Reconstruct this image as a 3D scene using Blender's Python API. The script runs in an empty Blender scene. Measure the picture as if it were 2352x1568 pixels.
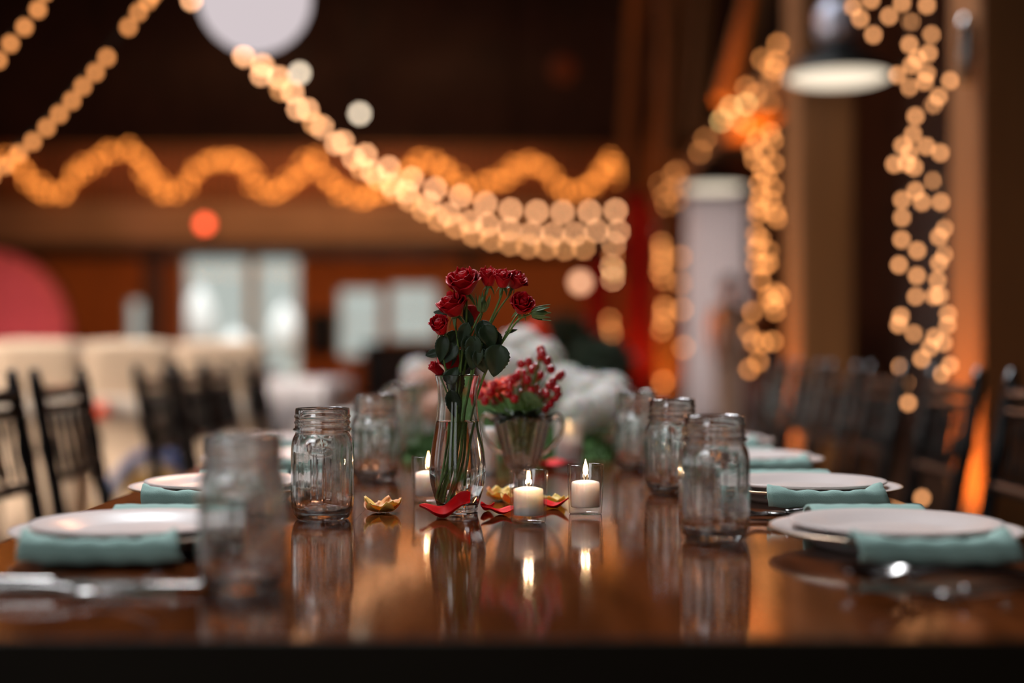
import bpy, bmesh, math, random
from math import sin, cos, pi, sqrt
from mathutils import Vector, Matrix, Quaternion, noise

S = bpy.context.scene
COL = S.collection
FPX, CX, HY, CAMZ = 3267.0, 1176.0, 798.0, 0.96
TZ = 0.76                                     # table top height

# ------------------------------------------------------------------ camera, world, lights, exposure
cd = bpy.data.cameras.new('camera'); cam = bpy.data.objects.new('camera', cd); COL.objects.link(cam)
cam.location = (0, 0, CAMZ); cam.rotation_euler = (pi/2, 0, 0)
cd.lens = 50; cd.sensor_width = 36; cd.shift_y = 14/2352; cd.clip_start = 0.05; cd.clip_end = 200
cd.dof.use_dof = True; cd.dof.focus_distance = 1.70; cd.dof.aperture_fstop = 1.36; cd.dof.aperture_blades = 9
S.camera = cam
S.view_settings.view_transform = 'Standard'; S.view_settings.look = 'None'
S.view_settings.exposure = 0.0; S.view_settings.gamma = 1.0; S.view_settings.use_curve_mapping = False
cy = S.cycles
cy.use_denoising = True; cy.denoiser = 'OPENIMAGEDENOISE'; cy.denoising_input_passes = 'RGB_ALBEDO_NORMAL'
cy.max_bounces = 14; cy.diffuse_bounces = 3; cy.glossy_bounces = 4; cy.transmission_bounces = 12
cy.transparent_max_bounces = 32; cy.sample_clamp_indirect = 4.0; cy.sample_clamp_direct = 0
cy.blur_glossy = 0.6; cy.caustics_reflective = True; cy.caustics_refractive = True
cy.use_adaptive_sampling = False

w = bpy.data.worlds.new('overcast_daylight'); S.world = w; w.use_nodes = True
w.node_tree.nodes['Background'].inputs[0].default_value = (0.93, 0.95, 0.93, 1)
w.node_tree.nodes['Background'].inputs[1].default_value = 0.56

def area(name, loc, aim, sx, sy, power, color, spread=180):
    l = bpy.data.lights.new(name, 'AREA'); l.shape = 'RECTANGLE'; l.size = sx; l.size_y = sy
    l.energy = power; l.color = color; l.spread = math.radians(spread)
    o = bpy.data.objects.new(name, l); COL.objects.link(o); o.location = loc
    o.rotation_euler = (Vector(aim)-Vector(loc)).to_track_quat('-Z', 'Y').to_euler(); return o
def point(name, loc, power, color, r=0.05):
    l = bpy.data.lights.new(name, 'POINT'); l.energy = power; l.color = color; l.shadow_soft_size = r
    o = bpy.data.objects.new(name, l); COL.objects.link(o); o.location = loc; return o
def spot(name, loc, aim, power, color, ang=60, blend=0.6, r=0.05):
    l = bpy.data.lights.new(name, 'SPOT'); l.energy = power; l.color = color
    l.spot_size = math.radians(ang); l.spot_blend = blend; l.shadow_soft_size = r
    o = bpy.data.objects.new(name, l); COL.objects.link(o); o.location = loc
    o.rotation_euler = (Vector(aim)-Vector(loc)).to_track_quat('-Z', 'Y').to_euler(); return o
DAY = (0.93, 0.96, 1.0); WARM = (1.0, 0.52, 0.20); AMBER = (1.0, 0.33, 0.04)
area('overhead_daylight_near', (-1.2, 5.6, 7.9), (-0.1, 1.9, 0.8), 3.2, 2.6, 520, DAY, 110)     # area lights added for daylight from above; no roof lights seen
area('overhead_daylight_far', (-3.5, 8.5, 7.9), (-3.0, 8.0, 0), 3.2, 2.6, 380, DAY, 110)
area('left_fill_light', (-7.7, 5.0, 2.6), (-3.4, 6.8, 0.2), 3.0, 1.6, 170, (1, 0.88, 0.76), 62)  # unseen fill added to brighten the cream chairs and cloths
area('near_fill_light', (-3.2, -2.5, 4.2), (0.0, 1.9, 0.9), 2.0, 1.6, 9, DAY, 60)  # weak unseen fill added for the fronts of the tableware
area('curtain_backlight', (2.35, 17.3, 1.5), (2.35, 16.6, 1.5), 1.0, 2.7, 27, (1, 0.93, 0.88))  # added area light behind the curtain makes the cloth glow; no window there
sun = bpy.data.lights.new('sun', 'SUN'); sun.energy = 6.0; sun.angle = 0.02; so = bpy.data.objects.new('sun', sun); COL.objects.link(so); so.rotation_euler = (math.radians(20), 0, 0)
area('underbalcony_fill', (-4.2, 22.55, 2.52), (-4.2, 25.0, 0.9), 11.0, 0.12, 130, (1.0, 0.42, 0.14))      # warm fill added for the back wall, hidden behind the fascia
area('underbalcony_fill', (3.0, 22.55, 2.52), (3.0, 25.0, 0.9), 2.5, 0.12, 25, (1.0, 0.50, 0.22))
point('roof_fill', (-3.0, 17.0, 6.0), 520, (1, 0.45, 0.25), 0.4)  # added warm fill without a fitting, lifts the dark upper wall and trusses
spot('balcony_fill', (-2.5, 15.5, 7.0), (-3.0, 22, 3.0), 1100, (1, 0.6, 0.3), 75, 1.0, 0.2)  # added unseen spot that brightens the balcony fascia from the front
spot('backdrop_spot', (-6.6, 17.6, 0.1), (-7.2, 20.2, 1.4), 170, (1, 0.42, 0.42), 70, 1.0, 0.1)

def P(px, py, d): return Vector(((px-CX)*d/FPX, d, CAMZ-(py-HY)*d/FPX))
def X(px, d): return (px-CX)*d/FPX
def D(py): return 0.2*FPX/(py-HY)            # distance of a point on the table top

# ------------------------------------------------------------------ materials
def srgb(r, g, b):
    f = lambda c: (c/255/12.92) if c/255 <= 0.04045 else ((c/255+0.055)/1.055)**2.4
    return (f(r), f(g), f(b), 1)
def mat(name, color, rough=0.5, metal=0.0, var=0.15, scale=12.0, bump=0.0, bscale=60.0, stretch=(1, 1, 1), trans=0.0,
        ior=1.45, coat=0.0, sheen=0.0, sss=0.0, rvar=0.0, spec=0.5):
    m = bpy.data.materials.new(name); m.use_nodes = True
    nt = m.node_tree; b = nt.nodes['Principled BSDF']; N = nt.nodes.new; L = nt.links.new
    b.inputs['Roughness'].default_value = rough; b.inputs['Metallic'].default_value = metal
    b.inputs['IOR'].default_value = ior; b.inputs['Transmission Weight'].default_value = trans
    b.inputs['Coat Weight'].default_value = coat; b.inputs['Sheen Weight'].default_value = sheen
    b.inputs['Specular IOR Level'].default_value = spec
    if sss: b.inputs['Subsurface Weight'].default_value = sss; b.inputs['Subsurface Scale'].default_value = 0.01
    tc = N('ShaderNodeTexCoord'); mp = N('ShaderNodeMapping'); mp.inputs['Scale'].default_value = stretch
    L(tc.outputs['Object'], mp.inputs['Vector'])
    nz = N('ShaderNodeTexNoise'); nz.inputs['Scale'].default_value = scale; nz.inputs['Detail'].default_value = 5
    L(mp.outputs['Vector'], nz.inputs['Vector'])
    rp = N('ShaderNodeValToRGB'); c = color
    rp.color_ramp.elements[0].position = 0.3; rp.color_ramp.elements[1].position = 0.7
    rp.color_ramp.elements[0].color = (c[0]*(1-var), c[1]*(1-var), c[2]*(1-var), 1)
    rp.color_ramp.elements[1].color = (min(1, c[0]*(1+var)), min(1, c[1]*(1+var)), min(1, c[2]*(1+var)), 1)
    L(nz.outputs['Fac'], rp.inputs['Fac']); L(rp.outputs['Color'], b.inputs['Base Color'])
    if rvar:
        mr = N('ShaderNodeMapRange'); mr.inputs['To Min'].default_value = max(0, rough-rvar); mr.inputs['To Max'].default_value = rough+rvar
        L(nz.outputs['Fac'], mr.inputs['Value']); L(mr.outputs['Result'], b.inputs['Roughness'])
    if bump:
        n2 = N('ShaderNodeTexNoise'); n2.inputs['Scale'].default_value = bscale; n2.inputs['Detail'].default_value = 3
        L(mp.outputs['Vector'], n2.inputs['Vector'])
        bp = N('ShaderNodeBump'); bp.inputs['Strength'].default_value = bump; bp.inputs['Distance'].default_value = 0.002
        L(n2.outputs['Fac'], bp.inputs['Height']); L(bp.outputs['Normal'], b.inputs['Normal'])
    return m
def emis(name, color, strength):
    m = bpy.data.materials.new(name); m.use_nodes = True; nt = m.node_tree
    b = nt.nodes['Principled BSDF']; b.inputs['Base Color'].default_value = (0.02, 0.02, 0.02, 1)
    b.inputs['Emission Color'].default_value = (*color, 1); b.inputs['Emission Strength'].default_value = strength
    b.inputs['Roughness'].default_value = 0.8; b.inputs['Specular IOR Level'].default_value = 0.0
    return m

M = {}
def thin_glass(name, tint, rough=0.0, refr=0.0, bump=0.0, bscale=80, ior=1.47, base=0.045):
    m = bpy.data.materials.new(name); m.use_nodes = True; nt = m.node_tree; N = nt.nodes.new; L = nt.links.new
    nt.nodes.remove(nt.nodes['Principled BSDF']); out = nt.nodes['Material Output']
    tr = N('ShaderNodeBsdfTransparent'); tr.inputs[0].default_value = tint
    gl = N('ShaderNodeBsdfGlossy'); gl.inputs['Roughness'].default_value = 0.03
    fr = N('ShaderNodeLayerWeight'); pw = N('ShaderNodeMath'); pw.operation = 'POWER'; pw.inputs[1].default_value = 3.2; L(fr.outputs['Facing'], pw.inputs[0])
    sc = N('ShaderNodeMath'); sc.operation = 'MULTIPLY_ADD'; sc.inputs[1].default_value = 0.75; sc.inputs[2].default_value = base; L(pw.outputs[0], sc.inputs[0])
    mx = N('ShaderNodeMixShader'); L(sc.outputs[0], mx.inputs[0])
    src = tr.outputs[0]
    if refr:
        rf = N('ShaderNodeBsdfGlass'); rf.inputs['IOR'].default_value = ior; rf.inputs['Color'].default_value = tint; rf.inputs['Roughness'].default_value = rough
        m2 = N('ShaderNodeMixShader'); m2.inputs[0].default_value = refr; L(src, m2.inputs[1]); L(rf.outputs[0], m2.inputs[2]); src = m2.outputs[0]
    L(src, mx.inputs[1]); L(gl.outputs[0], mx.inputs[2]); L(mx.outputs[0], out.inputs['Surface'])
    if bump:
        tc = N('ShaderNodeTexCoord'); nz = N('ShaderNodeTexNoise'); nz.inputs['Scale'].default_value = bscale; L(tc.outputs['Object'], nz.inputs['Vector'])
        bp = N('ShaderNodeBump'); bp.inputs['Strength'].default_value = bump; bp.inputs['Distance'].default_value = 0.002; L(nz.outputs['Fac'], bp.inputs['Height'])
        for k in [gl, fr]+([rf] if refr else []): L(bp.outputs['Normal'], k.inputs['Normal'])
    return m
M['table'] = mat('dark_glossy_walnut', (0.085, 0.021, 0.005), 0.085, var=0.5, scale=7, bump=0.035, bscale=14, stretch=(6, 0.8, 6), rvar=0.04, spec=0.5)
M['table_edge'] = mat('shaded_table_edge_wood', (0.012, 0.008, 0.004), 0.45, scale=10, stretch=(0.6, 6, 6), spec=0.2)  # shade of the unlit table edge put into the wood colour
M['chair'] = mat('black_lacquered_wood', (0.0025, 0.0018, 0.0018), 0.28, scale=20, spec=0.5)
M['seatpad'] = mat('black_seat_pad', (0.004, 0.003, 0.003), 0.35, scale=30)
M['glass'] = thin_glass('clear_jar_glass', (0.985, 0.995, 0.99, 1), 0.0, 0.93, 0.05, 120, 1.45)
M['vase_glass'] = mat('clear_vase_glass', (0.99, 0.995, 0.99), 0.0, var=0.005, trans=1.0, ior=1.4)
M['votive_glass'] = thin_glass('clear_votive_glass', (0.985, 0.985, 0.98, 1), base=0.055)
M['press_glass'] = thin_glass('pressed_glass', (0.98, 0.98, 0.97, 1), 0.0, 0.75, 0.15, 60)
M['frost'] = mat('frosted_glass', (0.9, 0.85, 0.8), 0.5, var=0.02, trans=0.6, ior=1.4)
M['pane'] = thin_glass('window_pane_glass', (0.96, 0.99, 0.96, 1), base=0.005)
M['water'] = mat('clear_water', (0.99, 0.995, 0.99), 0.0, var=0.005, trans=1.0, ior=1.33)
M['wax'] = mat('white_candle_wax', (0.88, 0.78, 0.73), 0.45, var=0.03, sss=1.0)
M['wax'].node_tree.nodes['Principled BSDF'].inputs['Subsurface Scale'].default_value = 0.03
M['wax'].node_tree.nodes['Principled BSDF'].inputs['Subsurface Radius'].default_value = (1, 0.8, 0.7)
M['wick'] = mat('burnt_wick', (0.02, 0.015, 0.01), 0.9)
M['plate'] = mat('white_glazed_china', (0.62, 0.53, 0.50), 0.3, var=0.03)
M['silver'] = mat('polished_silver', (0.26, 0.25, 0.24), 0.22, 1.0, var=0.05, bump=0.05, bscale=90)
M['napkin'] = mat('aqua_linen', (0.27, 0.42, 0.37), 0.85, var=0.05, bump=0.25, bscale=900, sheen=0.1)
M['petal'] = mat('red_rose_petal', (0.50, 0.003, 0.010), 0.5, var=0.3, scale=60, spec=0.25)
M['petal_loose'] = mat('red_loose_petal', (0.60, 0.004, 0.006), 0.6, var=0.2, scale=40, spec=0.1)
M['petal_y'] = mat('yellow_orange_petal', (0.92, 0.30, 0.07), 0.55, var=0.3, scale=45, sss=0.2)
M['petal_yel'] = mat('yellow_petal', (0.92, 0.56, 0.13), 0.55, var=0.15, scale=45, sss=0.2)
M['coral'] = mat('coral_petal', (0.88, 0.055, 0.008), 0.6, var=0.25, scale=50, spec=0.15)
M['peach'] = mat('peach_blossom', (0.75, 0.42, 0.30), 0.6, var=0.15, scale=40)
M['white_fl'] = mat('white_hydrangea_petal', (0.92, 0.86, 0.80), 0.7, var=0.06, scale=40, sss=0.3)
M['leaf'] = mat('dark_rose_leaf', (0.020, 0.042, 0.016), 0.5, var=0.4, scale=50, bump=0.2, bscale=120)
M['leaf_l'] = mat('pale_leaf_green', (0.12, 0.19, 0.06), 0.5, var=0.25, scale=60)
M['stem'] = mat('green_stem', (0.12, 0.21, 0.04), 0.45, var=0.3, scale=80)
M['berry'] = mat('red_hypericum_berry', (0.55, 0.012, 0.02), 0.22, var=0.15, scale=90, coat=0.5)
M['moss'] = mat('green_moss', (0.045, 0.11, 0.015), 0.9, var=0.5, scale=40, bump=0.6, bscale=300)
M['cream'] = mat('cream_cloth', (0.60, 0.44, 0.31), 0.85, var=0.07, scale=5, bump=0.2, bscale=500, sheen=0.1)
M['cream2'] = mat('ivory_cloth', (0.52, 0.44, 0.37), 0.85, var=0.06, scale=5, bump=0.2, bscale=500)
M['white_cloth'] = mat('white_cloth', (0.60, 0.54, 0.52), 0.85, var=0.05, scale=5)
M['floor'] = mat('dark_board_floor', (0.045, 0.02, 0.009), 0.4, var=0.35, scale=4, stretch=(5, 0.4, 1), bump=0.05)
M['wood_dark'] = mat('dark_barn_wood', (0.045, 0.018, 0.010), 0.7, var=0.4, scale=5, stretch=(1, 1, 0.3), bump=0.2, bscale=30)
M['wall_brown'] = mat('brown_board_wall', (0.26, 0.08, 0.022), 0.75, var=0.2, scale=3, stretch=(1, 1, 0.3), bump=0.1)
M['timber'] = mat('douglas_fir_timber', (0.20, 0.078, 0.02), 0.65, var=0.15, scale=4, stretch=(3, 3, 0.25), bump=0.2, bscale=40)
M['fascia'] = mat('tan_fascia_wood', (0.30, 0.17, 0.09), 0.65, var=0.2, scale=3, stretch=(0.3, 1, 2))
M['white_paint'] = mat('white_painted_frame', (0.45, 0.44, 0.38), 0.5, var=0.05)
M['black_metal'] = mat('black_metal', (0.01, 0.011, 0.01), 0.4, 0.5, var=0.1)
M['cap_metal'] = mat('galvanised_metal', (0.55, 0.56, 0.66), 0.35, 0.6, var=0.1)
M['red_cloth'] = mat('deep_red_cloth', (0.42, 0.010, 0.008), 0.8, var=0.12, scale=5)
M['pink_cloth'] = mat('rose_pink_cloth', (0.62, 0.15, 0.17), 0.8, var=0.1, scale=3)
M['curtain'] = mat('white_sheer_curtain', (0.80, 0.76, 0.76), 0.8, var=0.04, scale=3)
ct = M['curtain'].node_tree; b_ = ct.nodes['Principled BSDF']; tl_ = ct.nodes.new('ShaderNodeBsdfTranslucent'); tl_.inputs[0].default_value = (0.85, 0.8, 0.8, 1); mx_ = ct.nodes.new('ShaderNodeMixShader'); mx_.inputs[0].default_value = 0.6
ct.links.new(b_.outputs[0], mx_.inputs[1]); ct.links.new(tl_.outputs[0], mx_.inputs[2]); ct.links.new(mx_.outputs[0], ct.nodes['Material Output'].inputs[0])
M['cord'] = mat('dark_green_cord', (0.008, 0.012, 0.006), 0.7)
M['blue'] = mat('blue_plastic', (0.012, 0.04, 0.15), 0.4, var=0.1)
M['yellow'] = mat('yellow_plastic', (0.42, 0.24, 0.03), 0.4, var=0.1)
M['skin'] = mat('skin', (0.55, 0.30, 0.20), 0.5, var=0.05, sss=0.1)
M['hair'] = mat('dark_hair', (0.012, 0.008, 0.006), 0.5, var=0.3, scale=80)
M['dress'] = mat('peach_satin', (0.80, 0.56, 0.42), 0.6, var=0.08)
M['foliage'] = mat('dark_foliage', (0.007, 0.020, 0.005), 0.6, var=0.4, scale=30)
M['outdoor'] = mat('pale_paving', (0.45, 0.45, 0.40), 0.8, var=0.1)
M['parasol'] = mat('white_canvas', (0.9, 0.9, 0.93), 0.8, var=0.02)
M['rim_gold'] = mat('pale_gilded_rim', (0.62, 0.42, 0.25), 0.3, 0.7, var=0.1)
M['terracotta'] = mat('terracotta', (0.25, 0.09, 0.04), 0.8)
WB = (1.0, 0.47, 0.19)
M['bulb_main'] = emis('lit_bulb_main', (1.0, 0.47, 0.22), 12.0)
M['bulb_low'] = emis('lit_bulb_low', (1.0, 0.42, 0.15), 8.0)
M['bulb_left'] = emis('lit_bulb_left', (1.0, 0.37, 0.11), 3.6)
M['bulb_post'] = emis('lit_bulb_post', (1.0, 0.42, 0.16), 5.4)
M['bulb_mid'] = emis('lit_bulb_mid', (1.0, 0.36, 0.10), 6.0)
M['bulb_gold'] = emis('lit_bulb_gold', (1.0, 0.62, 0.22), 9.0)
M['bulb_garland'] = emis('lit_bulb_garland', (1.0, 0.30, 0.05), 6.0)
M['bulb_dim'] = emis('lit_bulb_dim', (1.0, 0.34, 0.07), 5.0)
M['globe'] = emis('lit_globe', (1.0, 0.80, 0.58), 6.5)
M['globe_w'] = emis('lit_globe_warm', (1.0, 0.50, 0.28), 3.2)
M['lantern'] = emis('lit_paper', (1.0, 0.87, 0.90), 0.66)
M['diffuser'] = emis('lit_diffuser', (1.0, 0.84, 0.64), 1.25)
M['flame'] = emis('flame', (1.0, 0.60, 0.26), 9.0)
M['red_lamp'] = emis('red_lamp', (1.0, 0.11, 0.04), 6.0)

# ------------------------------------------------------------------ mesh helpers
class MB:
    def __init__(s): s.v = []; s.f = []
    def add(s, v, f):
        n = len(s.v); s.v += [tuple(p) for p in v]; s.f += [tuple(i+n for i in q) for q in f]; return s
    def box(s, x0, y0, z0, x1, y1, z1, c=0.0):
        if c <= 0:
            v = [(x0,y0,z0),(x1,y0,z0),(x1,y1,z0),(x0,y1,z0),(x0,y0,z1),(x1,y0,z1),(x1,y1,z1),(x0,y1,z1)]
            return s.add(v, [(0,3,2,1),(4,5,6,7),(0,1,5,4),(1,2,6,5),(2,3,7,6),(3,0,4,7)])
        def ring(ix, z): return [(x0+ix,y0,z),(x1-ix,y0,z),(x1,y0+ix,z),(x1,y1-ix,z),(x1-ix,y1,z),(x0+ix,y1,z),(x0,y1-ix,z),(x0,y0+ix,z)]
        def ring2(i, z): return [(x0+i+c,y0+i,z),(x1-i-c,y0+i,z),(x1-i,y0+i+c,z),(x1-i,y1-i-c,z),(x1-i-c,y1-i,z),(x0+i+c,y1-i,z),(x0+i,y1-i-c,z),(x0+i,y0+i+c,z)]
        rs = [ring2(c*0.7, z0), ring(c, z0+c*0.7), ring(c, z1-c*0.7), ring2(c*0.7, z1)]
        v = [p for r in rs for p in r]; f = [tuple(range(7, -1, -1)), tuple(range(24, 32))]
        for k in range(3):
            for i in range(8): f.append((k*8+i, k*8+(i+1) % 8, k*8+8+(i+1) % 8, k*8+8+i))
        return s.add(v, f)
    def tube(s, pts, r, seg=8, cap=True):
        pts = [Vector(p) for p in pts]; n = len(pts)
        rr = r if isinstance(r, (list, tuple)) else [r]*n
        t = (pts[1]-pts[0]).normalized(); a = Vector((0, 0, 1)) if abs(t.z) < 0.9 else Vector((1, 0, 0))
        u = t.cross(a).normalized(); v = []; f = []
        for i, p in enumerate(pts):
            t = (pts[min(i+1, n-1)]-pts[max(i-1, 0)]).normalized()
            u = (u-t*u.dot(t)).normalized(); b = t.cross(u)
            for k in range(seg):
                q = 2*pi*k/seg; v.append(p+(u*cos(q)+b*sin(q))*rr[i])
        for i in range(n-1):
            for k in range(seg): f.append((i*seg+k, i*seg+(k+1) % seg, (i+1)*seg+(k+1) % seg, (i+1)*seg+k))
        if cap: f += [tuple(range(seg-1, -1, -1)), tuple((n-1)*seg+k for k in range(seg))]
        return s.add(v, f)
    def lathe(s, prof, seg=48, rf=None, c=(0, 0, 0), closed=False):
        v = []; f = []; n = len(prof)
        for j, (r, z) in enumerate(prof):
            for k in range(seg):
                a = 2*pi*k/seg; q = r*(rf(a, r, z, j) if rf else 1)
                v.append((c[0]+q*cos(a), c[1]+q*sin(a), c[2]+z))
        for j in range(n-1 if not closed else n):
            j2 = (j+1) % n
            for k in range(seg): f.append((j*seg+k, j*seg+(k+1) % seg, j2*seg+(k+1) % seg, j2*seg+k))
        if not closed:
            f += [tuple(range(seg-1, -1, -1)), tuple((n-1)*seg+k for k in range(seg))]
        return s.add(v, f)
    def sphere(s, c, r, seg=10, rings=6, q=None):
        R = r if isinstance(r, (tuple, list)) else (r, r, r); v = [(0, 0, -R[2])]; f = []
        for j in range(1, rings):
            a = -pi/2+pi*j/rings
            for k in range(seg): b = 2*pi*k/seg; v.append((R[0]*cos(a)*cos(b), R[1]*cos(a)*sin(b), R[2]*sin(a)))
        v.append((0, 0, R[2])); e = len(v)-1
        for k in range(seg):
            f.append((0, 1+(k+1) % seg, 1+k)); f.append((e, e-seg+k, e-seg+(k+1) % seg))
        for j in range(rings-2):
            for k in range(seg): f.append((1+j*seg+k, 1+j*seg+(k+1) % seg, 1+(j+1)*seg+(k+1) % seg, 1+(j+1)*seg+k))
        if q: v = [q @ Vector(p) for p in v]
        return s.add([(p[0]+c[0], p[1]+c[1], p[2]+c[2]) for p in v], f)
    def grid(s, fn, nu, nv):
        v = [fn(i/nu, j/nv) for j in range(nv+1) for i in range(nu+1)]
        f = [(j*(nu+1)+i, j*(nu+1)+i+1, (j+1)*(nu+1)+i+1, (j+1)*(nu+1)+i) for j in range(nv) for i in range(nu)]
        return s.add(v, f)
    def xf(s, m): s.v = [tuple(m @ Vector(p)) for p in s.v]; return s
    def mesh(s, name, m, smooth=True):
        me = bpy.data.meshes.new(name); me.from_pydata(s.v, [], s.f); me.update()
        if smooth: me.polygons.foreach_set('use_smooth', [True]*len(me.polygons))
        me.materials.append(m); return me
    def build(s, name, m, parent=None, smooth=True, loc=None):
        return link(name, s.mesh(name, m, smooth), parent, loc)
def link(name, me, parent=None, loc=None):
    o = bpy.data.objects.new(name, me); COL.objects.link(o)
    if parent: o.parent = parent
    if loc is not None: o.location = loc
    return o
def tag(o, label, cat, group=None, kind=None):
    o['label'] = label; o['category'] = cat
    if group: o['group'] = group
    if kind: o['kind'] = kind
    return o
def thing(name, loc, label, cat, group=None, rz=0.0):
    o = bpy.data.objects.new(name, None); COL.objects.link(o); o.location = loc; o.rotation_euler.z = rz
    o.empty_display_size = 0.05
    return tag(o, label, cat, group)
def struct(name, mb, m, parent=None, smooth=False):
    o = mb.build(name, m, parent, smooth)
    if not parent: o['kind'] = 'structure'
    return o
def copy_tree(o, loc, label, rz=None, parent=None):
    c = o.copy(); COL.objects.link(c)
    if parent: c.parent = parent
    else:
        c.location = loc; c['label'] = label
        if rz is not None: c.rotation_euler.z = rz
    for ch in list(o.children): copy_tree(ch, None, None, None, c)
    return c
def sharp(o, ang=40):
    for p in o.data.polygons: p.use_smooth = True
    o.data.set_sharp_from_angle(angle=math.radians(ang)); return o
def solid(o, t, off=0.0, sub=0):
    md = o.modifiers.new('thickness', 'SOLIDIFY'); md.thickness = t; md.offset = off
    if sub: s2 = o.modifiers.new('smooth', 'SUBSURF'); s2.levels = sub; s2.render_levels = sub
    return o
def smoothpath(pts, n=6):
    pts = [Vector(p) for p in pts]; out = []
    for i in range(len(pts)-1):
        p0 = pts[max(i-1, 0)]; p1 = pts[i]; p2 = pts[i+1]; p3 = pts[min(i+2, len(pts)-1)]
        for k in range(n):
            t = k/n; out.append(0.5*((2*p1)+(p2-p0)*t+(2*p0-5*p1+4*p2-p3)*t*t+(3*p1-p0-3*p2+p3)*t**3))
    out.append(pts[-1]); return out

# ================================================================== THE ROOM
XL, XR, YB, YF, ZC = -12.0, 4.6, 26.0, -6.0, 8.0
struct('floor', MB().box(XL, YF, -0.1, XR, YB, 0), M['floor'])
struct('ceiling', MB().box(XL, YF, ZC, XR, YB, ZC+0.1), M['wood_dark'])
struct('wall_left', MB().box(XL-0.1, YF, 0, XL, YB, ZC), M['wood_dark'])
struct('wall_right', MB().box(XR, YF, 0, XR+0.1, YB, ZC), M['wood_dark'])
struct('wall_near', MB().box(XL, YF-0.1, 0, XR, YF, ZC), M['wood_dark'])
# back wall with openings: (x0, x1, z0, z1)
def XB(px): return X(px, YB)
def ZB(py): return CAMZ-(py-HY)*YB/FPX
ops = [(XB(292), XB(330), 0.95, 1.85), (XB(420), XB(690), 0.0, ZB(572)), (XB(776), XB(878), ZB(822), ZB(660)), (XB(893), XB(1006), ZB(782), ZB(652))]
wb = MB(); x = XL
for (a, b, z0, z1) in ops:
    wb.box(x, YB, 0, a, YB+0.2, ZC)
    if z0 > 0: wb.box(a, YB, 0, b, YB+0.2, z0)
    wb.box(a, YB, z1, b, YB+0.2, ZC); x = b
wb.box(x, YB, 0, XR, YB+0.2, ZC)
struct('wall_back', wb, M['wall_brown'])
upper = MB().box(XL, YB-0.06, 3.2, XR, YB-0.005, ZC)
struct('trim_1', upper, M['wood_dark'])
for i, z in enumerate((4.9, 5.7, 6.5)):                     # horizontal rails on the upper wall
    struct('trim_%d' % (i+2), MB().box(XL, YB-0.14, z, XR, YB-0.06, z+0.14, 0.01), M['wood_dark'])
for i, xx in enumerate((-7.5, -3.6, -0.2)):
    struct('trim_%d' % (i+5), MB().box(xx, YB-0.22, 3.2, xx+0.2, YB-0.14, ZC, 0.01), M['wood_dark'])
def window(n, o, nx, nz, cover=None):
    a, b, z0, z1 = o; t = 0.05
    fr = MB()
    fr.box(a, YB+0.02, z0, a+t, YB+0.12, z1); fr.box(b-t, YB+0.02, z0, b, YB+0.12, z1)
    fr.box(a+t, YB+0.02, z0, b-t, YB+0.12, z0+t); fr.box(a+t, YB+0.02, z1-t, b-t, YB+0.12, z1)
    r = struct('window_%d' % n, fr, M['white_paint'])
    for i in range(nx):
        for k in range(nz):
            xa = a+t+(b-a-2*t)*i/nx+0.012; xb = a+t+(b-a-2*t)*(i+1)/nx-0.012
            za = z0+t+(z1-z0-2*t)*k/nz+0.012; zb = z0+t+(z1-z0-2*t)*(k+1)/nz-0.012
            MB().box(xa, YB+0.06, za, xb, YB+0.068, zb).build('pane', M['pane'], r, False)
    mu = MB()
    for i in range(1, nx): xx = a+t+(b-a-2*t)*i/nx; mu.box(xx-0.012, YB+0.04, z0+t, xx+0.012, YB+0.09, z1-t)
    for k in range(1, nz): zz = z0+t+(z1-z0-2*t)*k/nz; mu.box(a+t, YB+0.045, zz-0.012, b-t, YB+0.085, zz+0.012)
    if mu.v: mu.build('mullion', M['white_paint'], r, False)
    return r
window(1, ops[0], 1, 2); window(2, ops[2], 1, 2); window(3, ops[3], 2, 2)
# glazed double door
a, b, z0, z1 = ops[1]; xm = XB(578)
for n, (xa, xb, hs) in enumerate(((a, xm-0.03, 1), (xm+0.03, b, -1))):
    t = 0.07; fr = MB()
    fr.box(xa, YB+0.03, 0, xa+t, YB+0.09, z1); fr.box(xb-t, YB+0.03, 0, xb, YB+0.09, z1)
    fr.box(xa+t, YB+0.03, 0, xb-t, YB+0.09, 0.2); fr.box(xa+t, YB+0.03, z1-t, xb-t, YB+0.09, z1)
    r = struct('door_%d' % (n+1), fr, M['white_paint'])
    MB().box(xa+t, YB+0.055, 0.2, xb-t, YB+0.065, z1-t).build('pane', M['pane'], r, False)
    hx = xb-0.04 if hs > 0 else xa+0.04
    MB().tube([(hx, YB+0.0, 1.0), (hx, YB-0.03, 1.0), (hx, YB-0.03, 1.25), (hx, YB, 1.25)], 0.012).build('door_handle', M['black_metal'], r)
struct('trim_8', MB().box(xm-0.03, YB+0.02, 0, xm+0.03, YB+0.12, z1), M['white_paint'])
struct('floor_terrace', MB().box(-22, YB+0.2, -0.12, 12, 60, -0.02), M['outdoor'])
# unseen skylight frames, added under the closed ceiling for the overhead area lights
for i, (sx, sy) in enumerate(((-1.2, 4.2), (-3.5, 8.5))):
    fr = MB()
    for (x0, y0, x1, y1) in ((-1.75, -1.45, -1.65, 1.45), (1.65, -1.45, 1.75, 1.45), (-1.65, -1.45, 1.65, -1.35), (-1.65, 1.35, 1.65, 1.45)):
        fr.box(sx+x0, sy+y0, ZC-0.14, sx+x1, sy+y1, ZC-0.001)
    struct('window_%d' % (i+4), fr, M['white_paint'])

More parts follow.
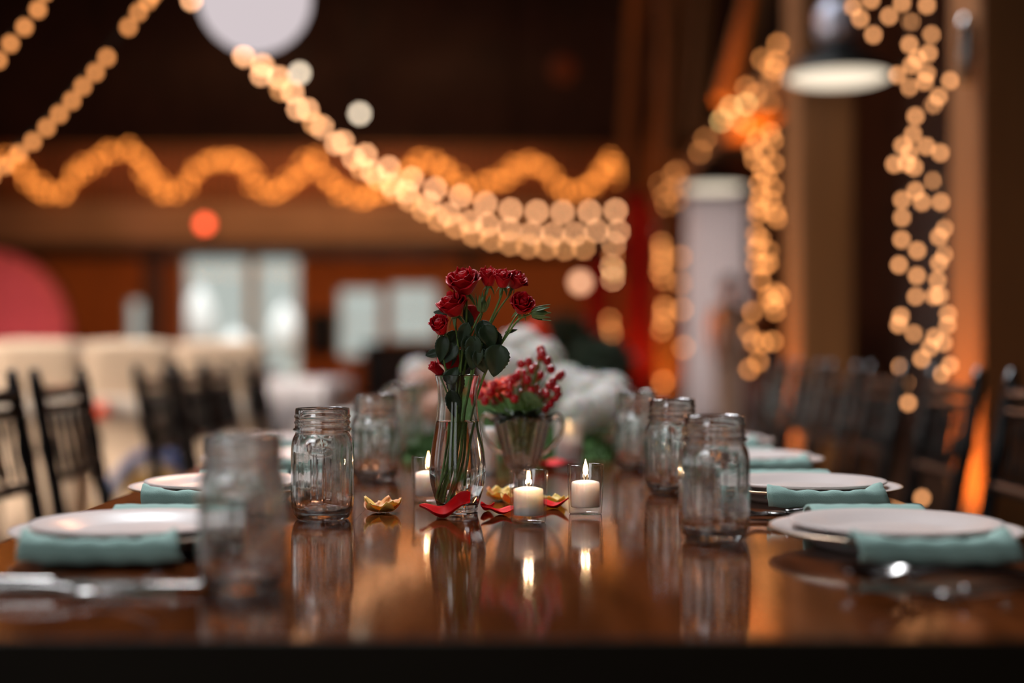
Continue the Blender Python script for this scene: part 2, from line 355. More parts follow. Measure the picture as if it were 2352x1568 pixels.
# unseen glowing windows added left and behind the camera for glass highlights and fill
wg = emis('added_glow_glass', (0.95, 0.96, 0.98), 1.7)
def glow_window(n, x0, y0, z0, x1, y1, z1, ax):
    fr = MB(); t = 0.08
    if ax == 'x':
        for (a, b, c, d) in ((y0, y0+t, z0, z1), (y1-t, y1, z0, z1), (y0+t, y1-t, z0, z0+t), (y0+t, y1-t, z1-t, z1), ((y0+y1)/2-0.03, (y0+y1)/2+0.03, z0+t, z1-t)): fr.box(x0, a, c, x1, b, d)
        r = struct('window_%d' % n, fr, M['white_paint']); ym = (y0+y1)/2
        for (a, b) in ((y0+t, ym-0.03), (ym+0.03, y1-t)): MB().box(x0+0.01, a, z0+t, x0+0.02, b, z1-t).build('pane', wg, r, False)
    else:
        for (a, b, c, d) in ((x0, x0+t, z0, z1), (x1-t, x1, z0, z1), (x0+t, x1-t, z0, z0+t), (x0+t, x1-t, z1-t, z1), ((x0+x1)/2-0.03, (x0+x1)/2+0.03, z0+t, z1-t)): fr.box(a, y0, c, b, y1, d)
        r = struct('window_%d' % n, fr, M['white_paint']); xm_ = (x0+x1)/2
        for (a, b) in ((x0+t, xm_-0.03), (xm_+0.03, x1-t)): MB().box(a, y0+0.01, z0+t, b, y0+0.02, z1-t).build('pane', wg, r, False)
for n, yy in enumerate((-2.5, 1.0, 4.5)): glow_window(6+n, XL, yy, 1.0, XL+0.08, yy+2.0, 4.0, 'x')
for n, xx in enumerate((-5.5, -2.2)): glow_window(9+n, xx, YF, 1.2, xx+1.8, YF+0.08, 3.8, 'y')

# balcony: floor slab, fascia boards, rail, posts, balusters
YG = 22.0
ZU = CAMZ+(HY-560)*YG/FPX; ZT = CAMZ+(HY-468)*YG/FPX; ZRL = CAMZ+(HY-335)*YG/FPX
bal = MB().box(XL, YG+0.05, ZU, XR, YB-0.06, ZT-0.1); slab = struct('floor_balcony', bal, M['wood_dark'])
struct('trim_9', MB().box(XL, YG-0.01, ZU-0.1, XR, YG+0.12, ZU+0.02), M['wood_dark'])
for k in range(9):                                         # fascia boards
    xa = XL+k*(XR-XL)/9+0.008; xb = XL+(k+1)*(XR-XL)/9-0.008
    MB().box(xa, YG-0.02, ZU+0.03, xb, YG+0.05, (ZU+ZT)/2-0.004, 0.01).build('fascia_board', M['fascia'], slab, False)
    MB().box(xa, YG-0.02, (ZU+ZT)/2+0.004, xb, YG+0.05, ZT, 0.01).build('fascia_board', M['fascia'], slab, False)
MB().box(XL, YG-0.03, ZRL-0.05, XR, YG+0.06, ZRL, 0.01).build('hand_rail', M['timber'], slab, False)
MB().box(XL, YG-0.01, ZT+0.1, XR, YG+0.04, ZT+0.15, 0.01).build('lower_rail', M['timber'], slab, False)
bb = MB()
for k in range(138): xx = XL+0.06+k*0.12; bb.box(xx, YG, ZT, xx+0.03, YG+0.03, ZRL-0.05)
q = bb.build('baluster', M['wood_dark'], slab, False); q['kind'] = 'stuff'
MB().box(XL, YG+0.045, ZT, XR, YG+0.06, ZRL-0.06).build('rail_panel', M['wall_brown'], slab, False)
# posts under the balcony
for i, (p0, p1, yy, m) in enumerate(((328, 368, 22.2, 'wood_dark'), (1062, 1092, 22.2, 'wood_dark'))):
    tag(MB().box(X(p0, yy), yy, 0, X(p1, yy), yy+0.25, ZU, 0.01).build('balcony_post', M[m], None, False),
        ['dark square post under the balcony left of the glass doors', 'dark square post under the balcony behind the rose vase'][i], 'post')
# right-hand columns in a row, with warm left faces
def column(y0, y1, x0, x1, label, low=0.0, z1=ZC, m='timber'):
    o = thing('timber_column', ((x0+x1)/2, (y0+y1)/2, 0), label, 'column', None)
    cx, cyy = (x0+x1)/2, (y0+y1)/2; n = 1
    MB().box(x0-cx, y0-cyy, low, x1-cx, y1-cyy, z1, 0.012).build('shaft', M[m], o, False)
    MB().box(x0-cx-0.02, y0-cyy-0.02, 0.0, x1-cx+0.02, y1-cyy+0.02, 0.12, 0.01).build('base_plate', M['black_metal'], o, False)
    return o
CXF = 1.65
column(5.02, 5.37, CXF, CXF+0.62, 'broad brown timber column at the far right, nearest of the columns')
column(8.18, 8.62, CXF, CXF+0.32, 'brown timber column beyond the second pendant lamp, right of the hanging light curtain')
column(15.3, 15.8, CXF-0.03, CXF+0.22, 'distant timber column between the red drape and the white curtain')
hb = MB().box(CXF+0.06, 8.62, 2.62, CXF+0.3, 21.9, 2.86, 0.01).build('header_beam', M['timber'], None, False)
tag(hb, 'long timber header beam running back above the white curtain', 'beam')
# inclined roof braces rising from the header beam
def brace(p, q, t, label, m='timber'):
    p = Vector(p); q = Vector(q); d = q-p; L = d.length
    r = d.to_track_quat('Z', 'Y').to_matrix().to_4x4()
    mb = MB().box(-t/2, -t/2, 0, t/2, t/2, L, 0.01).xf(r)
    o = mb.build('roof_brace', M[m], None, False, p); tag(o, label, 'beam', 'inclined roof braces'); return o
def up(p, q, z=ZC-0.02): p = Vector(p); q = Vector(q); return p+(q-p)*((z-p.z)/(q.z-p.z))
for (x0, y0, x1, y1, d, t, lb) in ((1668, 262, 1738, -10, 11.0, 0.20, 'nearest orange-lit inclined brace above the white curtain'),
        (1598, 330, 1628, -40, 12.6, 0.15, 'second inclined brace, left of the orange-lit one'),
        (1548, 380, 1590, 0, 14.5, 0.17, 'third inclined brace of the roof, fading into the dark'),
        (1495, 430, 1535, 60, 17.0, 0.17, 'fourth inclined brace, over the red drape'),
        (1430, 480, 1450, 160, 19.5, 0.18, 'farthest inclined brace at the end of the garland')):
    p = P(x0, y0, d); p.z = max(p.z-0.05, 2.85) ; brace(p, up(p, P(x1, y1, d)), t, lb)
# roof trusses (faint)
for i, yy in enumerate((9.5, 14.0, 18.5)):
    tr = MB().box(XL, yy, 6.3, XR, yy+0.22, 6.6, 0.01)
    for k in range(7):
        xa = XL+k*2.36
        tr.tube([(xa, yy+0.11, 6.6), (xa+1.2, yy+0.11, ZC)], 0.07, 4); tr.tube([(xa+2.36, yy+0.11, 6.6), (xa+1.2, yy+0.11, ZC)], 0.07, 4)
    tag(tr.build('roof_truss', M['wood_dark'], None, False), ['dark roof truss nearest above the table', 'middle dark roof truss over the hall', 'dark roof truss nearest the balcony'][i], 'truss')

# ================================================================== LIGHT FITTINGS
bulb_me = {}
def bulb_mesh(key, r):
    k = (key, r)
    if k not in bulb_me: bulb_me[k] = MB().sphere((0, 0, 0), (r, r, r*1.12), 10, 7).mesh('bulb', M[key])
    return bulb_me[k]
sock_me = {}
def light_string(name, pts, key, r, label, cat='string lights', group=None, cord=True, colors=None, sag=0.02, ends=(), hide_order=False):
    pts = [Vector(p) for p in pts]; base = pts[0].copy()
    o = thing(name, base, label, cat, group)
    for i, p in enumerate(pts):
        k = colors[i] if colors else key
        b = link('bulb', bulb_mesh(k, r), o, p-base)
    if cord:
        path = [p+Vector((0, 0, r*1.6)) for p in pts]
        path = list(ends[:1])+path+list(ends[1:])
        mb = MB()
        mb.tube([p-base for p in path], 0.004, 4)
        for p in pts: mb.tube([p-base+Vector((0, 0, r*0.9)), p-base+Vector((0, 0, r*1.7))], r*0.45, 6)
        mb.build('cord', M['cord'], o, True)
    return o
def TOP(px, d): return Vector((X(px, d), d, ZC))
def lerp(a, b, t): return a+(b-a)*t
def track(pix, d0, d1, cum=False):
    n = len(pix); return [P(x, y, lerp(d0, d1, i/max(1, n-1))) for i, (x, y) in enumerate(pix)]
A1 = [(560, 128), (603, 150), (640, 178), (672, 212), (706, 252), (740, 292), (787, 326), (840, 356), (893, 385), (946, 410), (1000, 433), (1058, 450), (1115, 467), (1173, 482), (1233, 486), (1292, 487), (1354, 486), (1414, 483)]
A2 = [(600, 172), (684, 250), (772, 330), (812, 363), (855, 395), (898, 423), (935, 441), (985, 465), (1030, 492), (1080, 509), (1120, 516), (1170, 527), (1222, 535), (1270, 538), (1321, 537), (1370, 530), (1420, 531)]
A3 = [(646, 205), (722, 282), (830, 385), (868, 410), (905, 437), (940, 458), (972, 482), (1008, 503), (1048, 520), (1088, 538), (1130, 550), (1172, 559), (1213, 565), (1255, 568), (1297, 570), (1340, 569)]
pivot = P(700, -500, 6.0)
light_string('string_light', track(A1, 8.6, 11.0), 'bulb_main', 0.020, 'uppermost string of large round bulbs swooping from the paper lantern to the right', ends=(P(430, -60, 8.2), P(1500, 440, 12.5)))
light_string('string_light', track(A2, 8.9, 11.3), 'bulb_main', 0.018, 'middle of the three bulb strings swooping down towards the red drape', ends=(P(470, -60, 8.4), P(1510, 470, 12.8)))
light_string('string_light', track(A3, 9.2, 11.6), 'bulb_low', 0.020, 'lowest of the three bulb strings, sagging nearest above the roses', ends=(P(500, -60, 8.6), P(1400, 560, 13)))
B1 = [(104, -18), (87, 22), (56, 62), (24, 100), (-4, 138)]
B2 = [(352, -14), (340, 2), (318, 28), (295, 62), (245, 132), (219, 166), (190, 198), (165, 231), (136, 262), (107, 293), (75, 325), (43, 352), (12, 380), (-20, 405)]
light_string('string_light', track(B1, 4.4, 4.6), 'bulb_left', 0.012, 'short bulb string crossing the upper left corner', ends=(P(140, -70, 4.3), P(-60, 200, 4.7)))
light_string('string_light', track(B2, 4.9, 4.7), 'bulb_left', 0.0125, 'diagonal bulb string falling towards the left edge', ends=(P(400, -90, 5), P(-60, 430, 4.7)))
tagl = light_string('string_light', [P(440, 0, 8.3), P(432, -40, 8.2)], 'bulb_main', 0.018, 'pair of bulbs beside the left shoulder of the paper lantern')
post = [(1976,43),(2006,80),(2042,37),(2001,0),(1959,16)]
post1 = [(2072,7),(2092,50),(2089,102),(2107,134),(2094,150),(2061,172),(2090,201),(2103,267),(2097,308),(2073,334),(2089,350),(2054,377),(2082,375),(2100,384),(2103,438),(2072,459),(2118,464),(2072,500),(2071,550),(2107,575),(2065,608),(2106,633),(2103,680),(2069,726),(2064,745),(2100,766),(2117,824),(2068,842),(2081,878),(2086,925),(2118,1143)]
post2 = [(2129,12),(2139,80),(2133,122),(2129,169),(2124,187),(2182,185),(2156,222),(2143,241),(2128,336),(2160,351),(2145,414),(2161,464),(2168,524),(2157,544),(2167,584),(2157,604),(2153,643),(2145,680),(2158,678),(2177,721),(2176,746),(2147,774),(2167,787),(2136,798),(2182,838),(2161,859),(2174,895)]
def jit(pix, d, w, seed): rr = random.Random(seed); return [P(x, y, d+rr.uniform(-w, w)) for x, y in pix]
light_string('string_light', jit(post, 4.6, 0.05, 1), 'bulb_post', 0.0095, 'loose loop of small bulbs above the nearer pendant lamp', ends=(TOP(1990, 4.6), TOP(1930, 4.6)))
light_string('string_light', jit(post1, 4.5, 0.05, 2), 'bulb_post', 0.0095, 'left strand of small bulbs hanging in front of the near column', ends=(TOP(2060, 4.5), P(2120, 1185, 4.5)))
light_string('string_light', jit(post2, 4.55, 0.05, 3), 'bulb_post', 0.0095, 'right strand of small bulbs hanging in front of the near column', ends=(TOP(2140, 4.5), P(2174, 960, 4.5)))
gar = [(1807,107),(1787,101),(1751,136),(1770,152),(1784,141),(1815,140),(1772,183),(1779,160),(1714,201),(1735,218),(1768,236),(1714,239),(1679,246),(1657,277),(1693,276),(1711,286),(1665,262),(1620,319),(1608,349),(1555,394),(1545,402),(1517,422),(1540,436),(1526,450),(1555,459),(1531,470),(1560,425)]
gd = []
for i, (x_, y_) in enumerate(gar):
    d_ = (CXF+0.02)*FPX/(x_-CX); gd.append(P(x_, y_, min(max(d_, 8.7), 14.8)))
cl = ['bulb_mid']*len(gar); cl[11] = cl[12] = cl[13] = 'bulb_gold'
light_string('string_light', gd, 'bulb_mid', 0.0165, 'bulb garland running along the header beam beside the pendants', colors=cl)
hang = [(1770,305),(1775,323),(1740,319),(1728,342),(1756,351),(1733,366),(1777,375),(1751,389),(1761,403),(1744,422),(1775,431),(1747,450),(1770,459),(1740,473),(1756,483),(1780,487),(1740,492),(1784,501),(1737,539),(1747,548),(1742,562),(1737,572),(1765,576),(1765,604),(1737,606),(1754,609),(1747,644),(1782,672),(1765,681),(1775,695),(1728,716),(1780,714),(1790,680),(1719,761),(1730,784),(1754,787),(1775,784),(1742,830),(1721,848),(1791,967)]
light_string('string_light', jit(hang, 7.3, 0.1, 5), 'bulb_mid', 0.013, 'dense curtain of small bulbs hanging beside the second column', ends=(TOP(1780, 7.6), P(1790, 985, 7.3)))
under = [(1812,225),(1836,230),(1878,248),(1892,258),(1901,269),(1915,234),(1920,250),(1934,239),(1953,234)]
light_string('string_light', jit(under, 9.2, 0.1, 6), 'bulb_mid', 0.016, 'cluster of bulbs glowing under the nearer pendant lamp', ends=(TOP(1800, 9.0), P(1980, 200, 9.2)))
far1 = [(1519,560),(1519,576),(1521,590),(1519,604),(1517,623),(1525,640),(1526,705),(1525,717),(1525,735),(1520,757),(1523,877)]
light_string('string_light', jit(far1, 13.5, 0.1, 7), 'bulb_mid', 0.021, 'vertical strand of bulbs between the red drape and the white curtain', ends=(TOP(1520, 13.5), P(1523, 905, 13.5)))
far2 = [(1563,590),(1563,650),(1566,710),(1570,798)]
light_string('string_light', jit(far2, 13.0, 0.1, 8), 'bulb_mid', 0.020, 'sparse strand of bulbs against the left edge of the white curtain', ends=(TOP(1560, 13), P(1572, 830, 13)))
far3 = [(1410,560),(1408,585),(1405,612),(1409,622),(1407,640),(1400,735),(1402,752),(1405,765)]
light_string('string_light', jit(far3, 14.5, 0.1, 9), 'bulb_main', 0.019, 'strand of bulbs hanging left of the broad red drape', colors=['bulb_main','bulb_mid','bulb_main','bulb_gold','bulb_main','bulb_mid','bulb_mid','bulb_mid'], ends=(TOP(1412, 14.5), P(1405, 800, 14.5)))
# scalloped garland on the balcony rail
wave = [(-40,380),(20,365),(60,405),(100,437),(135,440),(180,400),(225,368),(270,343),(315,352),(345,405),(385,442),(425,428),(455,388),(505,360),(555,378),(595,425),(640,440),(690,392),(722,365),(760,425),(800,450),(860,440),(910,425),(950,380),(985,365),(1020,390),(1065,425),(1115,425),(1160,405),(1212,372),(1255,392),(1292,430),(1330,442),(1378,405),(1410,362),(1425,400),(1430,450)]
wp = smoothpath([(a_, b_, 0) for a_, b_ in wave], 30); tot = [0]
for i in range(1, len(wp)): tot.append(tot[-1]+(wp[i]-wp[i-1]).length)
NB = 230; gp = []; j = 0; rg = random.Random(4)
for i in range(NB):
    s = tot[-1]*i/(NB-1)
    while j < len(tot)-2 and tot[j+1] < s: j += 1
    t = (s-tot[j])/max(1e-6, tot[j+1]-tot[j]); q = wp[j]+(wp[j+1]-wp[j])*t
    gp.append(P(q.x+rg.uniform(-11, 11), q.y+rg.uniform(-11, 11), YG-0.08+rg.uniform(-0.03, 0.03)))
light_string('garland_light', gp, 'bulb_garland', 0.026, 'scalloped garland of tiny lights draped along the balcony rail', 'garland')
# globes
def globe(px, py, d, r, key, label, ztop):
    p = P(px, py, d); o = thing('globe_lamp', p, label, 'globe lamp', 'warm globe bulbs')
    MB().sphere((0, 0, 0), r, 20, 12).build('globe', M[key], o)
    mb = MB().tube([(0, 0, r*0.9), (0, 0, r*1.5)], r*0.35, 10); mb.tube([(0, 0, r*1.4), (0, 0, ztop-p.z)], 0.004, 5)
    mb.build('cord', M['cord'], o); return o
globe(688, 168, 8.6, 0.025, 'globe', 'upper of two bare globe bulbs right of the paper lantern', ZC)
globe(826, 261, 9.6, 0.027, 'globe', 'lower of two bare globe bulbs right of the paper lantern', ZC)
globe(1333, 648, 15.0, 0.07, 'globe_w', 'orange globe bulb glowing right of the roses', ZC)
# paper lantern
pl = P(585, -8, 5.1); o = thing('paper_lantern', pl, 'big round white paper lantern at the top of the picture', 'lantern')
MB().lathe([(0.001, -0.2)]+[(0.2*cos(a_)*(1+0.008*(i % 2)), 0.2*sin(a_)) for i, a_ in enumerate([-pi/2+pi*k/40 for k in range(1, 40)])]+[(0.001, 0.2)], 64).build('shade', M['lantern'], o)
rb = MB()
for k in range(1, 12):
    a_ = -pi/2+pi*k/12; rr_ = 0.2015*cos(a_); zz_ = 0.2015*sin(a_)
    rb.tube([(rr_*cos(t*2*pi/40), rr_*sin(t*2*pi/40), zz_) for t in range(41)], 0.0012, 4, False)
rb.build('rib', M['lantern'], o)
MB().tube([(0, 0, 0.19), (0, 0, ZC-pl.z)], 0.003, 5).build('cord', M['cord'], o)
# pendant lamps
def pendant(x, y, z, r, label):
    o = thing('pendant_lamp', (x, y, z), label, 'pendant lamp', 'industrial pendant lamps over the right side')
    sh = [(r, 0), (r*0.99, 0.015), (r*0.9, 0.05), (r*0.7, 0.10), (r*0.42, 0.15), (r*0.25, 0.18), (r*0.25, 0.20), (0.001, 0.201)]
    MB().lathe([(r*0.97, 0.001)]+sh, 48).build('shade', M['black_metal'], o)
    MB().lathe([(0.001, -0.03), (r*0.4, -0.027), (r*0.8, -0.015), (r*0.96, 0.004), (r*0.95, 0.012), (0.001, 0.013)], 48).build('diffuser', M['diffuser'], o)
    MB().lathe([(0.001, 0.19), (0.10, 0.20), (0.115, 0.24), (0.11, 0.36), (0.07, 0.42), (0.001, 0.43)], 32).build('housing', M['cap_metal'], o)
    MB().tube([(0, 0, 0.42), (0, 0, ZC-z)], 0.012, 8).build('rod', M['black_metal'], o)
    return o
pz = 2.42
for (px, d, r, lb) in ((1924, 7.7, 0.29, 'nearest and largest lit pendant lamp, upper right'), (1640, 13.0, 0.30, 'second lit pendant lamp, above the white curtain'), (1560, 17.6, 0.30, 'farthest lit pendant lamp, half hidden by the white curtain')):
    x_ = X(px, d); pendant(x_, d, pz, r, lb)
# amber floor uplights beside the columns; brace and drape ones added to brighten them
def uplight(x, y, aim, pw, label, ang=95):
    o = thing('floor_uplight', (x, y, 0), label, 'uplight', 'amber uplights at the columns')
    MB().box(-0.08, -0.08, 0, 0.08, 0.08, 0.10, 0.01).build('body', M['black_metal'], o, False)
    MB().lathe([(0.001, 0.10), (0.055, 0.10), (0.05, 0.108), (0.001, 0.109)], 20).build('lens', M['bulb_dim'], o)
    spot('uplight_beam', (x, y, 0.14), aim, pw, AMBER, ang, 0.8, 0.06)
uplight(1.40, 5.05, (1.65, 5.2, 3.2), 190, 'black floor uplight at the foot of the nearest column')
uplight(1.38, 8.3, (1.65, 8.4, 3.2), 150, 'black floor uplight at the foot of the second column')
uplight(1.25, 10.1, (1.80, 11.0, 3.6), 2600, 'added floor uplight brightening the nearest brace', 34)
uplight(X(1478, 16.8), 16.8, (X(1468, 17.5), 17.5, 2.4), 60, 'added floor uplight brightening the broad red drape')
uplight(X(1372, 18.9), 18.9, (X(1372, 19.5), 19.5, 2.2), 25, 'added floor uplight brightening the shorter red drape')
uplight(1.30, 15.2, (1.9, 15.6, 4.5), 300, 'black floor uplight by the distant column')
# red exit lamp on the fascia, dim red lantern
p = P(472, 515, YG-0.05); o = thing('signal_lamp', p, 'small glowing red lamp on the balcony front', 'lamp')
MB().sphere((0, -0.06, 0), (0.085, 0.05, 0.085), 16, 10).build('lens', M['red_lamp'], o)
MB().box(-0.10, -0.05, -0.10, 0.10, 0.03, 0.10, 0.01).build('housing', M['black_metal'], o, False)
p = P(1292, 160, 17); o = thing('red_lantern', p, 'dim red lantern high in the dark roof', 'lantern')
MB().sphere((0, 0, 0), 0.16, 20, 12).build('shade', emis('dim_red_paper', (0.55, 0.06, 0.01), 0.07), o)
MB().tube([(0, 0, 0.15), (0, 0, ZC-p.z)], 0.004, 5).build('cord', M['cord'], o)
# sconce on the near column
o = thing('wall_sconce', (1.62, 5.08, 1.9), 'slim grey metal sconce on the nearest column', 'sconce')
MB().lathe([(0.001, 0), (0.022, 0.005), (0.026, 0.1), (0.026, 0.2), (0.02, 0.24), (0.001, 0.245)], 16).build('shade', M['silver'], o)
MB().box(0.0, -0.015, 0.1, 0.032, 0.015, 0.13).build('bracket', M['black_metal'], o, False)

# ================================================================== FAR BACKGROUND
# pink round backdrop
o = thing('round_backdrop', (X(-30, 20), 20, 0), 'round pink-lit fabric backdrop at the left edge', 'backdrop')
def bd(u, v):
    a_ = 2*pi*u; r_ = 1.17*v; return (r_*cos(a_), -0.03*sin(a_*30)*v, 1.15+r_*sin(a_))
solid(MB().grid(bd, 240, 6).build('fabric', M['pink_cloth'], o), 0.02)
MB().tube([(1.19*cos(t*2*pi/60), 0, 1.19+1.19*sin(t*2*pi/60)-0.0) for t in range(61)], 0.02, 8, False).build('hoop', M['black_metal'], o)
MB().box(-0.5, -0.2, 0, 0.5, 0.2, 0.03, 0.005).build('foot', M['black_metal'], o, False)
# drapes
def drape(name, px0, px1, d, zt, m, label, cat, folds=6, amp=0.03, taper=0.0):
    x0, x1 = X(px0, d), X(px1, d); xc = (x0+x1)/2; w_ = x1-x0
    o = thing(name, (xc, d, 0), label, cat)
    def fn(u, v):
        k = 1-taper*(1-v)*0.5
        return ((u-0.5)*w_*k, amp*sin(u*folds*2*pi+0.6*sin(v*4)), 0.02+v*(zt-0.02))
    solid(MB().grid(fn, folds*12, 14).build('cloth', M[m], o), 0.006)
    MB().tube([(-w_/2-0.05, 0, zt), (w_/2+0.05, 0, zt)], 0.015, 8).build('rod', M['black_metal'], o)
    return o
drape('red_drape', 1434, 1502, 17.5, CAMZ+(HY-435)*17.5/FPX, 'red_cloth', 'broad deep red cloth drape hanging beyond the table end', 'drape')
drape('red_drape', 1345, 1400, 19.5, CAMZ+(HY-590)*19.5/FPX, 'red_cloth', 'shorter deep red drape behind the orange globe bulb', 'drape', 4)
wc = drape('white_curtain', 1560, 1714, 16.6, CAMZ+(HY-440)*16.6/FPX, 'curtain', 'tall white curtain hanging behind the person at the right', 'curtain', 9, 0.035)
# loudspeaker and bar counter
o = thing('loudspeaker', (X(740, 19), 19, 0), 'black loudspeaker on a stand right of the glass doors', 'loudspeaker')
MB().box(-0.2, -0.18, 0.85, 0.2, 0.18, 1.45, 0.03).build('cabinet', M['black_metal'], o, False)
for rr_, zz_ in ((0.14, 1.03), (0.06, 1.3)):
    MB().lathe([(0.001, 0.01), (rr_*0.5, 0.0), (rr_, 0.02), (rr_, 0), (0.001, 0)], 24).xf(Matrix.Translation((0, -0.19, zz_)) @ Matrix.Rotation(pi/2, 4, 'X')).build('driver', M['seatpad'], o)
MB().tube([(0, 0, 0.02), (0, 0, 0.85)], 0.02, 8).build('pole', M['black_metal'], o)
for k in range(3): MB().tube([(0, 0, 0.4), (0.4*cos(k*2.09+0.5), 0.4*sin(k*2.09+0.5), 0.01)], 0.012, 6).build('leg', M['black_metal'], o)
o = thing('bar_counter', (X(970, 20), 20, 0), 'long dark bar counter under the small windows', 'counter')
w2 = 0.85; z2 = CAMZ+(HY-785)*20/FPX
MB().box(-w2, 0, 0.08, w2, 0.6, z2-0.05, 0.01).build('body', M['wood_dark'], o, False)
MB().box(-w2-0.04, -0.05, z2-0.05, w2+0.04, 0.65, z2, 0.01).build('top', M['wood_dark'], o, False)
for k in range(4):
    a_ = -w2+0.05+k*0.42; MB().box(a_, -0.02, 0.15, a_+0.36, 0, z2-0.12, 0.008).build('panel', M['chair'], o, False)
MB().box(-w2+0.03, 0.03, 0, w2-0.03, 0.57, 0.08).build('plinth', M['black_metal'], o, False)
# closed white parasols outside the glass doors
for (px, py0, py1, wd, d, lb) in ((458, 660, 812, 70, 29.0, 'closed white parasol outside the left glass door'), (654, 700, 815, 66, 30.0, 'closed white parasol outside the right glass door'), (540, 760, 812, 60, 31.0, 'low white parasol between the two doors outside')):
    x_ = X(px, d); zt = CAMZ+(HY-py0)*d/FPX; zb = max(0.25, CAMZ+(HY-py1)*d/FPX); R_ = wd*d/FPX/2
    o = thing('closed_parasol', (x_, d, -0.02), lb, 'parasol', 'closed parasols on the terrace')
    MB().lathe([(0.02, zb), (R_*0.8, zb+0.02), (R_, zb+(zt-zb)*0.3), (R_*0.9, zb+(zt-zb)*0.6), (R_*0.5, zb+(zt-zb)*0.9), (0.02, zt)], 32, lambda a, r, z, j: 1+0.12*cos(8*a)).build('canopy', M['parasol'], o)
    MB().tube([(0, 0, 0.05), (0, 0, zt+0.08)], 0.03, 8).build('pole', M['cap_metal'], o)
    MB().lathe([(0.001, 0), (0.3, 0), (0.3, 0.06), (0.04, 0.1), (0.001, 0.1)], 24).build('base', M['outdoor'], o)
# potted shrub (dark green mass behind the flowers)
def shrub(px, d, zc, R_, label, pot=True):
    o = thing('potted_shrub', (X(px, d), d, 0), label, 'plant')
    rs = random.Random(int(px)); mb = MB()
    for k in range(900):
        u = Vector((rs.gauss(0, 1), rs.gauss(0, 1), rs.gauss(0, 1))).normalized()*R_*rs.uniform(0.55, 1.0); u.z *= 1.0
        c = Vector((0, 0, zc))+u; a_ = Vector((rs.gauss(0, 1), rs.gauss(0, 1), rs.gauss(0, 1))).normalized()*0.05
        b_ = a_.orthogonal().normalized()*0.02
        mb.add([c-a_, c+b_, c+a_, c-b_], [(0, 1, 2, 3)])
    q = mb.build('foliage', M['foliage'], o); q['kind'] = 'stuff'
    MB().tube([(0, 0, 0.3), (0, 0, zc)], 0.025, 8).build('trunk', M['wood_dark'], o)
    MB().lathe([(0.001, 0), (0.14, 0), (0.19, 0.34), (0.2, 0.36), (0.17, 0.36), (0.16, 0.32), (0.001, 0.32)], 32).build('pot', M['terracotta'], o)
shrub(1385, 9.0, 0.84, 0.20, 'dark green potted shrub beyond the white flowers')
shrub(1300, 12.0, 1.0, 0.26, 'taller dark potted shrub behind the red berries')

